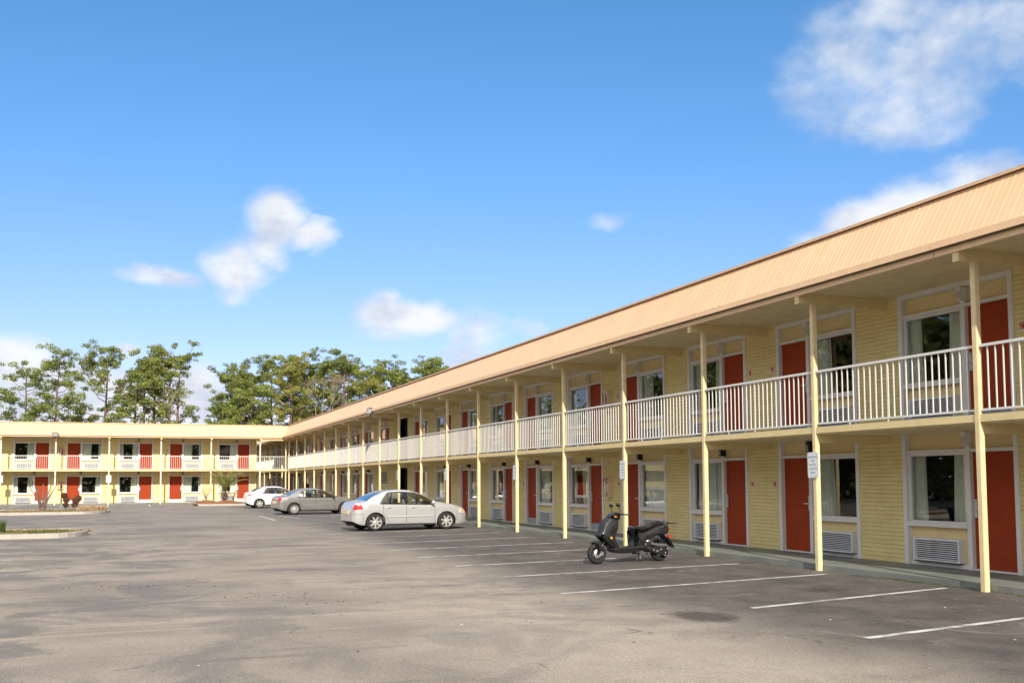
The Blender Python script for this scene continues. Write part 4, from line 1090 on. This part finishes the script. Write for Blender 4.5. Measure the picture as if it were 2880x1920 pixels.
    b.box(wn['f0']-.55, wn['f0']-.05, -Wm*.84, Wm*.84, .62, .90); b.build('seats', 'seat_fabric', e)
    b = MB(); b.lathe([(.17, -.012), (.185, 0), (.17, .012), (.16, 0), (.17, -.012)], (0, 0, 0), 'x', 20); o = b.build('steering_wheel', 'black', e); o.location = (wn['f0']-.62, .36, .94); o.rotation_euler = (0, math.radians(25), 0)
    # trim on the two sides
    def side_y(x, z):
        h_ = np.interp(x, xs, hw); return h_*np.interp(z, [.15, .24, .30, .42, .60, .74, .86, 1.0], [.90, .945, .975, .992, 1, .997, .982, .955])
    for s in (1, -1):
        b = MB(); xa, xb = ax[0]+Ra+.08, ax[1]-Ra-.10; n = 20
        v = []
        for i in range(n+1):
            x = xa+(xb-xa)*i/n
            for dz, dy in ((-.028, -.002), (-.02, .014), (.02, .014), (.028, -.002)): v.append((x, s*(side_y(x, P['molding'])+dy), P['molding']+dz))
        b.add(v, [(4*i+k, 4*i+4+k, 4*i+5+k, 4*i+1+k) for i in range(n) for k in range(3)], 0, True); b.build('side_moulding', paint, e)
        b = MB()
        for xd, top in P['seams']:
            v = []
            for j in range(9):
                z = .27+(top-.27)*j/8; x = xd+(P.get('seamcurve', 0) if xd < 1.7 else 0)*(max(0, .62-z)*1.1)
                for q in (-.006, .006): v.append((x+q, s*(side_y(x, z)+.0015), z))
            b.add(v, [(2*j, 2*j+1, 2*j+3, 2*j+2) for j in range(8)])
        for xs_, zz0, zz1 in ((ax[0]-Ra-.06, .34, .60), (ax[1]+Ra+.05, .32, .58)):
            v = []
            for j in range(5):
                z = zz0+(zz1-zz0)*j/4
                for q in (-.005, .005): v.append((xs_+q, s*(side_y(xs_, z)+.0015), z))
            b.add(v, [(2*j, 2*j+1, 2*j+3, 2*j+2) for j in range(4)])
        v = []
        for j in range(15):
            x = .03+(ax[0]-Ra-.09)*j/14
            for q in (-.005, .005): v.append((x, s*(side_y(x, .60)+.0015), .60+q))
        b.add(v, [(2*j, 2*j+1, 2*j+3, 2*j+2) for j in range(14)])
        v = []
        for j in range(15):
            x = ax[0]+Ra+.03+(ax[1]-ax[0]-2*Ra-.06)*j/14
            for z_ in (.205, .245): v.append((x, s*(side_y(x, z_)+.003), z_))
        b.add(v, [(2*j, 2*j+1, 2*j+3, 2*j+2) for j in range(14)])
        b.build('door_seams', 'dark', e, recalc=False)
        for xd in P['handles']:
            b = MB(); yy = side_y(xd, P['hz']); b.tube([(xd-.09, s*(yy-.005), P['hz']-.004), (xd-.07, s*(yy+.03), P['hz']), (xd+.07, s*(yy+.03), P['hz']), (xd+.09, s*(yy-.005), P['hz']-.004)], .013, 6)
            b.ball((xd, s*(yy-.004), P['hz']-.004), (.06, .008, .028), 5); b.build('door_handle', paint, e)
        b = MB(); mx = wn['f0']-.10; yy = side_y(mx, .9); b.ball((mx, s*(yy+.13), P['mz']), (.055, .10, .075), 7); b.tube([(mx, s*(yy-.03), P['mz']-.05), (mx, s*(yy+.08), P['mz']-.03)], .025, 6)
        b.build('wing_mirror', P.get('mirror', paint), e)
    # amber corner in the headlights, number plate, grille
    for s in (1, -1):
        b = MB(); x = L-P['hl'][0]+.10; z = (P['hl'][1]+P['hl'][2])/2; b.ball((x, s*(float(np.interp(x, xs, hw))*.985-.01), z), (.085, .025, .05), 6); b.build('indicator', 'light_amber', e)
    b = MB(); b.box(-.018, .004, -.26, .26, .60, .74); b.build('number_plate', 'number_plate', e)
    b = MB(); b.box(L-.006, L+.012, -.36, .36, .50, .60); b.build('grille', 'black', e)
    # wheels
    R_ = P['wr']
    for a in ax:
        for s in (1, -1):
            b = MB(); c = (0, 0, 0); w2 = .095
            b.lathe([(R_*.70, -w2*.8), (R_*.80, -w2), (R_*.95, -w2*.9), (R_, -w2*.55), (R_, w2*.55), (R_*.95, w2*.9), (R_*.80, w2), (R_*.70, w2*.8)], c, 'y', 36)
            t = b.build('wheel', 'tire', e, (a, s*(Wm-.105), R_))
            b = MB(); yo = s*w2*.62; rr = R_*.70
            b.lathe([(rr, s*w2*.95), (rr*.95, s*w2*.72), (rr*.90, s*w2*.6), (rr*.90, -s*w2*.5)], c, 'y', 36)
            b.lathe([(0, s*w2*.80), (rr*.20, s*w2*.78), (rr*.25, s*w2*.5)], c, 'y', 20)
            ns = P['spokes']
            for k in range(ns):
                th = 2*PI*k/ns+.2; cs, sn = math.cos(th), math.sin(th); w0, w1 = P['sw']
                def q(r, off, y): return (cs*r-sn*off, y, sn*r+cs*off)
                v = [q(rr*.15, -w0, s*w2*.74), q(rr*.15, w0, s*w2*.74), q(rr*.93, w1, s*w2*.74), q(rr*.93, -w1, s*w2*.74), q(rr*.15, -w0, s*w2*.5), q(rr*.15, w0, s*w2*.5), q(rr*.93, w1, s*w2*.5), q(rr*.93, -w1, s*w2*.5)]
                b.add(v, [(0, 1, 2, 3), (0, 4, 7, 3), (1, 2, 6, 5)])
            b.build('rim', 'rim_silver', t)
            b = MB(); b.lathe([(0, s*w2*.3), (rr*.92, s*w2*.3)], c, 'y', 24); b.build('brake_disc', 'dark', t)
    if P.get('aerial'):
        b = MB(); b.tube([(1.42, 0, 1.42), (1.40, 0, 1.46)], .02, 6); b.tube([(1.40, 0, 1.46), (.95, .0, 1.86)], [.006, .004], 5); b.build('aerial', 'black', e)
    return e
COR = dict(L=4.28, W=1.70, arch=.355, axles=(.77, 3.37), wr=.315, paint='paint_champagne',
    sill=[(0, .36), (.2, .24), (.45, .20), (3.5, .19), (3.98, .2), (4.28, .27)],
    top=[(0, .56), (.012, .66), (.04, .80), (.07, 1.0), (.13, 1.035), (.38, 1.055), (.48, 1.10), (.75, 1.26), (1.02, 1.39), (1.35, 1.458), (1.75, 1.478), (2.1, 1.455), (2.42, 1.37), (2.72, 1.225), (3.02, 1.05), (3.25, 1.0), (3.70, .93), (3.98, .855), (4.13, .77), (4.22, .66), (4.28, .56)],
    belt=[(0, .80), (.08, .90), (.35, .955), (1.25, .945), (2.35, .915), (3.05, .895), (3.6, .82), (4.05, .70), (4.28, .50)],
    plan=[(0, .72), (.04, .82), (.10, .90), (.22, .955), (.5, .99), (.95, 1), (3.15, 1), (3.65, .985), (3.95, .93), (4.11, .84), (4.22, .68), (4.28, .52)],
    win=dict(r0=.93, r1=1.30, f0=2.92, bp=(1.84, 1.92), q=(1.23, 1.26), ws=(2.24, 3.05), rw=(.46, 1.03)),
    tl=(.30, .73, .93, .45), hl=(.42, .60, .76, .35), molding=.50, seams=[(1.04, .94), (1.88, .92), (2.93, .89)], seamcurve=.7, handles=(1.22, 2.10), hz=.83, mz=1.0, spokes=7, sw=(.036, .024), aerial=True, scale=(.95, .95, .895))
CIV = dict(COR, paint='paint_grey', aerial=False, spokes=10, sw=(.03, .018), mirror='black', axles=(.80, 3.42),
    top=[(0, .56), (.012, .66), (.04, .80), (.06, .97), (.13, 1.01), (.42, 1.03), (.55, 1.07), (.85, 1.23), (1.15, 1.36), (1.45, 1.42), (1.8, 1.435), (2.1, 1.405), (2.42, 1.30), (2.75, 1.14), (3.02, 1.0), (3.25, .955), (3.70, .87), (3.98, .78), (4.12, .69), (4.20, .60), (4.28, .52)],
    belt=[(0, .80), (.1, .88), (.4, .93), (1.2, .91), (2.35, .88), (3.05, .855), (3.6, .78), (4.05, .64), (4.28, .47)],
    win=dict(r0=.98, r1=1.34, f0=2.90, bp=(1.86, 1.93), q=(1.27, 1.30), ws=(2.16, 3.02), rw=(.52, 1.17)), seams=[(1.08, .90), (1.90, .88), (2.90, .86)],
    tl=(.16, .72, .96, .58), hl=(.36, .56, .72, .35), hz=.79, mz=.93, scale=(.975, .95, .89))
YAR = dict(COR, paint='paint_white', aerial=False, spokes=6, sw=(.05, .035), axles=(.74, 3.3), L=4.15,
    top=[(0, .56), (.012, .66), (.04, .82), (.07, 1.03), (.13, 1.07), (.32, 1.09), (.42, 1.14), (.7, 1.30), (1.0, 1.41), (1.35, 1.455), (1.75, 1.465), (2.1, 1.44), (2.4, 1.36), (2.7, 1.19), (2.95, 1.06), (3.2, 1.01), (3.6, .93), (3.88, .85), (4.02, .76), (4.11, .66), (4.15, .55)],
    belt=[(0, .82), (.1, .92), (.4, .98), (1.2, .96), (2.35, .93), (3.0, .90), (3.5, .82), (3.95, .70), (4.15, .50)],
    plan=[(0, .72), (.04, .82), (.10, .90), (.22, .955), (.5, .99), (.95, 1), (3.05, 1), (3.52, .985), (3.82, .93), (3.98, .84), (4.09, .68), (4.15, .52)],
    win=dict(r0=.92, r1=1.34, f0=2.86, bp=(1.80, 1.89), q=(1.22, 1.245), ws=(2.20, 2.98), rw=(.40, 1.03)), seams=[(1.06, .94), (1.85, .92), (2.85, .89)], handles=(1.25, 2.1),
    tl=(.22, .80, .95, .50), hl=(.40, .62, .80, .35), scale=(.95, .93, .90))
def place(P, rx, ry, heading, label):
    """rear wheel nearest the camera touches the ground at (rx, ry)"""
    sx, sy, _ = P['scale']; a = P['axles'][0]*sx; hwid = (P['W']/2-.1)*sy
    c, s = math.cos(heading), math.sin(heading)
    car(P, (rx-(a*c+hwid*s), ry-(a*s-hwid*c), .004), heading, label)
place(COR, 7.46, 32.0, math.radians(6), 'champagne silver sedan parked nearest, amber corner lights and roof aerial')
place(CIV, 7.55, 49.6, math.radians(7), 'dark grey sedan parked in the middle of the three cars')
place(YAR, 7.46, 62.6, math.radians(6), 'white sedan parked farthest, partly hidden by the grey sedan')

# ------------------------------------------------------------------ scooter
# side outline units: u along the machine (0 = front hub, rear hub at 1150), v up from the ground
SC = empty('motor_scooter', (8.42, 17.56, .004), math.radians(7)); SC.scale = (1, 1, 1)
tag(SC, 'matt black scooter on its centre stand in front of a cream post', 'scooter')
KX, KZ = 1/790., 1/990.
def P2(zx, zy): return ((zx-410)*KX, (1397-(zx-410)*.0583-zy)*KZ)
def slab(name, poly, hw, mt, yo=0, k=.78, bev=.018, parent=SC, px=True):
    pts = [P2(*p) for p in poly] if px else poly; n = len(pts)
    ar = sum(pts[i][0]*pts[(i+1) % n][1]-pts[(i+1) % n][0]*pts[i][1] for i in range(n))
    if ar < 0: pts = pts[::-1]
    # refine + smooth outline
    P_ = []
    for i in range(n):
        a, b_, c, d = (Vector(pts[(i+j) % n]) for j in (-1, 0, 1, 2))
        for t in (0, .33, .66): P_.append(.5*((2*b_)+(-a+c)*t+(2*a-5*b_+4*c-d)*t*t+(-a+3*b_-3*c+d)*t**3))
    n = len(P_); nor = []
    for i in range(n):
        t = (P_[(i+1) % n]-P_[i-1]); t = t.normalized() if t.length > 0 else Vector((1, 0)); nor.append(Vector((t.y, -t.x)))
    b = MB(); lay = [(-1, -bev*1.6), (-k-.08, -bev*.55), (-k*.8, 0), (0, bev*.15), (k*.8, 0), (k+.08, -bev*.55), (1, -bev*1.6)]
    for fy, off in lay:
        for p, q in zip(P_, nor): r = p+q*off; b.v.append((r.x, yo+fy*hw, r.y))
    for l in range(len(lay)-1):
        for i in range(n): b.f.append((l*n+i, l*n+(i+1) % n, (l+1)*n+(i+1) % n, (l+1)*n+i)); b.m.append(0); b.sm.append(True)
    b.f.append(tuple(range(n))[::-1]); b.f.append(tuple((len(lay)-1)*n+i for i in range(n))); b.m += [0, 0]; b.sm += [True, True]
    return b.build(name, mt, parent)
def tb(name, pts, rad, mt, n=8, parent=SC): b = MB(); b.tube(pts, rad, n); return b.build(name, mt, parent)
def p3(zx, zy, y=0): a = P2(zx, zy); return (a[0], y, a[1])
# legshield / front apron
slab('front_apron', [(415, 872), (470, 760), (505, 640), (560, 570), (615, 520), (700, 545), (765, 580), (760, 660), (752, 740), (715, 850), (705, 895), (745, 1000), (780, 1072), (770, 1170), (690, 1170), (655, 1150), (640, 1050), (590, 960), (510, 905), (455, 880)], .13, 'scooter_black', bev=.03)
slab('floorboard', [(640, 1110), (700, 1080), (800, 1085), (960, 1060), (1080, 1040), (1220, 1020), (1250, 1080), (1140, 1150), (1000, 1178), (800, 1190), (690, 1175), (650, 1150)], .155, 'scooter_black', bev=.02)
slab('rear_body', [(1030, 715), (1100, 760), (1190, 795), (1300, 760), (1440, 680), (1560, 620), (1660, 615), (1705, 660), (1710, 730), (1680, 800), (1560, 820), (1440, 850), (1360, 900), (1250, 960), (1250, 1050), (1100, 1070), (1010, 1060), (1060, 960), (1075, 880), (1060, 800)], .12, 'scooter_black', bev=.035)
slab('seat', [(1012, 735), (1015, 690), (1060, 668), (1150, 672), (1240, 668), (1330, 630), (1430, 590), (1540, 568), (1590, 585), (1590, 622), (1500, 655), (1400, 690), (1300, 745), (1200, 795), (1120, 775), (1060, 745)], .11, 'scooter_gloss', bev=.03)
slab('handlebar_cover', [(612, 510), (640, 465), (680, 425), (760, 415), (815, 430), (812, 500), (785, 572), (700, 545), (640, 522)], .09, 'scooter_gloss', bev=.025)
slab('front_fender', [(330, 1000), (370, 970), (430, 965), (480, 985), (470, 1060), (445, 1130), (425, 1180), (392, 1185), (400, 1100), (402, 1050), (380, 1020)], .075, 'scooter_black', bev=.012)
slab('headlight', [(515, 640), (560, 575), (590, 560), (560, 640), (530, 665)], .075, 'light_clear', bev=.01)
slab('tail_light', [(1690, 690), (1725, 680), (1730, 700), (1708, 755), (1685, 745)], .10, 'light_red', bev=.01)
slab('reflector', [(1690, 830), (1720, 815), (1735, 850), (1725, 880), (1692, 872)], .035, 'light_red', yo=-.06, bev=.008)
slab('mudguard', [(1560, 800), (1620, 800), (1690, 870), (1740, 890), (1790, 980), (1832, 1070), (1770, 1040), (1710, 960), (1660, 880), (1600, 830)], .075, 'scooter_gloss', bev=.008)
slab('side_vent', [(580, 790), (620, 730), (690, 705), (715, 712), (680, 760), (620, 850), (600, 820)], .006, 'black', yo=-.128, bev=.003)
slab('side_scoop', [(1240, 840), (1290, 830), (1310, 870), (1290, 905), (1270, 860)], .006, 'black', yo=-.118, bev=.003)
b = MB(); a = P2(612, 903); b.lathe([(0, -.02), (.022, -.015), (.028, 0)], (a[0], -.13, a[1]), 'y', 16); b.build('side_reflector', 'light_amber', SC)
b = MB(); a = P2(712, 497); b.ball((a[0], -.088, a[1]), (.035, .012, .014), 5); b.build('indicator', 'light_amber', SC)
# handlebars, mirrors
hb = MB(); c = p3(800, 445)
for s in (-1, 1): hb.tube([(c[0]-.03, 0, c[2]-.01), (c[0]-.02, s*.18, c[2]), (c[0]+.06, s*.33, c[2]-.005)], [.014, .016, .018], 8)
hb.build('handlebar', 'black', SC)
tb('brake_lever', [(c[0]-.03, -.2, c[2]), (c[0]-.02, -.33, c[2]+.01)], .006, 'chrome', 6)
for (bx, by, yy, tx, ty) in ((735, 415, -.2, 668, 270), (790, 420, .2, 812, 285)):
    b = MB(); q0 = p3(bx, by, yy); q1 = p3((bx+tx)/2+14, (by+ty)/2, yy*1.2); q2 = p3(tx, ty+50, yy*1.3); b.tube([q0, q1, q2], .0065, 6)
    st = b.build('mirror_stem', 'black', SC); b = MB(); b.ball((0, 0, 0), (.03, .055, .042), 7); o = b.build('mirror', 'scooter_gloss', SC); o.location = p3(tx, ty+4, yy*1.3); o.rotation_euler = (0, math.radians(-28), math.radians(12))
# fork
for s in (-1, 1): tb('fork_leg', [p3(410, 1195, s*.075), p3(480, 1040, s*.075), p3(560, 900, s*.06)], [.02, .022, .017], 'scooter_gloss' if s < 0 else 'black')
tb('brake_hose', [p3(440, 1170, -.1), p3(530, 1080, -.11), p3(585, 940, -.08)], .006, 'black', 5)
# wheels
for nm, (cx, cy) in (('front_wheel', (410, 1197)), ('rear_wheel', (1560, 1132))):
    a = P2(cx, cy); R_ = .2; b = MB(); w2 = .055
    b.lathe([(R_*.60, -w2*.75), (R_*.75, -w2), (R_*.93, -w2*.85), (R_*.995, -w2*.35), (R_*.995, w2*.35), (R_*.93, w2*.85), (R_*.75, w2), (R_*.60, w2*.75)], (0, 0, 0), 'y', 40)
    t = b.build(nm, 'tire', SC, (a[0], 0, R_-.002 if nm[0] == 'f' else a[1]-.0))
    b = MB(); rr = R_*.61
    b.lathe([(rr, -w2*.75), (rr*.90, -w2*.5), (rr*.90, w2*.5), (rr, w2*.75)], (0, 0, 0), 'y', 32); b.lathe([(0, -w2), (rr*.25, -w2), (rr*.25, w2), (0, w2)], (0, 0, 0), 'y', 14)
    for k in range(5):
        th = 2*PI*k/5+.3; b.tube([(math.cos(th)*rr*.2, 0, math.sin(th)*rr*.2), (math.cos(th)*rr*.92, 0, math.sin(th)*rr*.92)], [.016, .012], 6)
    b.build('rim', 'black' if nm[0] == 'f' else 'engine', t)
    if nm[0] == 'f':
        b = MB(); b.lathe([(.035, -w2*.95), (.094, -w2*.95), (.094, -w2*.8), (.035, -w2*.8)], (0, 0, 0), 'y', 30)
        b.build('brake_disc', 'chrome', t); b = MB(); b.box(.04, .10, -w2*1.35, -w2*.6, -.035, .035); b.build('brake_caliper', 'chrome', t)
# engine, transmission cover, exhaust, shock, stand, rack
slab('engine', [(1240, 1000), (1300, 960), (1380, 960), (1400, 1060), (1360, 1160), (1300, 1150), (1250, 1090)], .09, 'engine', bev=.015)
slab('transmission_cover', [(1290, 1080), (1400, 1050), (1560, 1040), (1650, 1080), (1670, 1150), (1640, 1225), (1560, 1225), (1450, 1190), (1330, 1150)], .035, 'engine', yo=-.10, bev=.012)
for q in ((1390, 1115), (1530, 1100), (1600, 1215), (1650, 1090), (1610, 1165)):
    b = MB(); b.ball(p3(*q, -.138), (.012, .006, .012), 4); b.build('bolt', 'chrome', SC)
b = MB(); b.tube([p3(1430, 1135, -.139), p3(1500, 1125, -.139)], .006, 5); b.build('kick_starter', 'chrome', SC)
slab('air_filter', [(1370, 985), (1480, 990), (1640, 1000), (1655, 1040), (1560, 1050), (1440, 1035), (1370, 1020)], .045, 'metal_grey', yo=-.09, bev=.01)
slab('inner_fender', [(1400, 960), (1480, 915), (1600, 920), (1690, 985), (1640, 985), (1560, 950), (1480, 950)], .05, 'black', bev=.006)
b = MB()
for k in range(7): a = P2(1500+k*4, 880+k*15); b.lathe([(.012, -.004), (.028, 0), (.012, .004)], (a[0], -.085, a[1]), 'z', 10)
b.tube([p3(1495, 860, -.085), p3(1525, 985, -.085)], .012, 6); b.build('shock_absorber', 'scooter_gloss', SC)
b = MB(); b.tube([p3(1280, 960, -.05), p3(1340, 935, -.06), p3(1350, 1000, -.06)], .02, 6); b.tube([p3(1255, 1000, -.07), p3(1290, 1060, -.07)], .016, 6); b.build('carburettor', 'chrome', SC)
b = MB(); b.tube([p3(1190, 1180, -.05), p3(1165, 1270, -.09), p3(1135, 1372, -.12)], .013, 7); b.tube([p3(1215, 1180, .05), p3(1205, 1280, .09), p3(1180, 1380, .12)], .013, 7); b.tube([p3(1135, 1374, -.12), p3(1180, 1382, .12)], .010, 6)
b.tube([p3(1060, 1195, 0), p3(1250, 1190, 0), p3(1350, 1195, 0)], .018, 6); b.build('centre_stand', 'metal_grey', SC)
b = MB()
for s in (-1, 1): b.tube([p3(1535, 685, s*.12), p3(1620, 665, s*.125), p3(1690, 610, s*.09)], .012, 7)
b.tube([p3(1600, 600, -.07), p3(1690, 585, -.08), p3(1750, 590, -.05)], .014, 7); b.ball(p3(1660, 580, 0), (.045, .06, .03), 6); b.build('grab_rail', 'scooter_gloss', SC)
slab('luggage_plate', [(1720, 590), (1790, 585), (1895, 577), (1900, 584), (1800, 600), (1725, 605)], .055, 'black', bev=.002)

# ------------------------------------------------------------------ things beyond the passage
e = empty('boundary_wall', (10, 112, 0)); tag(e, 'bright cream boundary wall seen through the passage under the far wing', 'wall')
b = MB()
for i in range(14): b.box(-4+i*1.8, -4+i*1.8+1.76, 0, .12, 0, 2.0)
b.build('wall_panel', 'fence_cream', e)
e = empty('metal_railing', (8.9, 86, 0)); tag(e, 'black metal railing with round finials beyond the passage', 'railing'); b = MB()
for z in (1.0, .75, .25): b.tube([(0, 0, z), (2.6, 0, z)], .018, 6)
for i in range(14): b.tube([(i*.2, 0, 0), (i*.2, 0, 1.05)], .012 if i % 4 else .03, 6)
b.build('railing_bars', 'black', e)
e = empty('housekeeping_cart', (11.9, 72.5, .1)); tag(e, 'cart with black bag and white linen on the walkway behind the grey sedan', 'cart'); b = MB()
b.box(-.3, .3, -.25, .25, .15, .75, 0); b.box(-.32, .32, -.27, .27, .76, .80, 0); b.build('cart_frame', 'metal_grey', e)
b = MB()
for x in (-.25, .25):
    for y in (-.2, .2): b.lathe([(.02, -.02), (.07, -.02), (.07, .02), (.02, .02)], (x, y, .07), 'y', 12)
b.build('wheel_set', 'black', e)
b = MB(); b.box(-.28, .28, -.22, .22, .80, .95); b.build('linen_stack', 'linen', e)
b = MB(); b.ball((0, 0, 1.14), (.22, .2, .24), 7, 0, .06); b.build('bag', 'black', e)

# ------------------------------------------------------------------ litter, leaves and twigs on the lot
rnd = random.Random(21); b = MB()
def bit(x, y, s_, mi): 
    a = rnd.uniform(0, PI); dx, dy = math.cos(a)*s_, math.sin(a)*s_; w_ = rnd.uniform(.2, .5)
    b.add([(x-dx, y-dy, .006), (x+dy*w_, y-dx*w_, .006+s_*.3), (x+dx, y+dy, .007), (x-dy*w_, y+dx*w_, .007+s_*.1)], [(0, 1, 2, 3)], mi)
for _ in range(420): bit(rnd.uniform(-6, 11.2), 5+rnd.random()**1.3*40, rnd.uniform(.008, .028), 0 if rnd.random() < .8 else 1)
for _ in range(260): bit(rnd.uniform(10.4, 11.38), rnd.uniform(8, 40), rnd.uniform(.006, .02), 0 if rnd.random() < .5 else 1)
for cx, cy, rx, ry, n in ((-.05, 16.7, .5, .45, 90), (.75, 16.7, .6, .8, 110), (1.85, 14.5, .55, .5, 100), (2.4, 13.4, .6, .35, 90), (3.5, 14.6, .5, .5, 40), (6.3, 10.4, .5, .5, 60), (8.8, 8.9, .5, .3, 50)):
    for _ in range(n//3): bit(cx+rnd.gauss(0, rx*.8), cy+rnd.gauss(0, ry*.5), rnd.uniform(.008, .03), 0)
tag(b.build('leaf_litter', ['litter', 'litter_pale'], recalc=False), 'scattered dead leaves, twigs and grit on the asphalt', 'leaf litter', kind='stuff')
b = MB()
for _ in range(240):
    x = X0+.045+rnd.gauss(0, .02); y = rnd.choice([rnd.uniform(9, 40), rnd.gauss(12.4, .5), rnd.gauss(10.2, .6)])
    for _ in range(4): b.leaf((x+rnd.gauss(0, .02), y+rnd.gauss(0, .03), .015), .014)
tag(b.build('weeds', 'grass_green', recalc=False), 'tiny green weeds growing in the joint along the walkway kerb', 'weeds', kind='stuff')
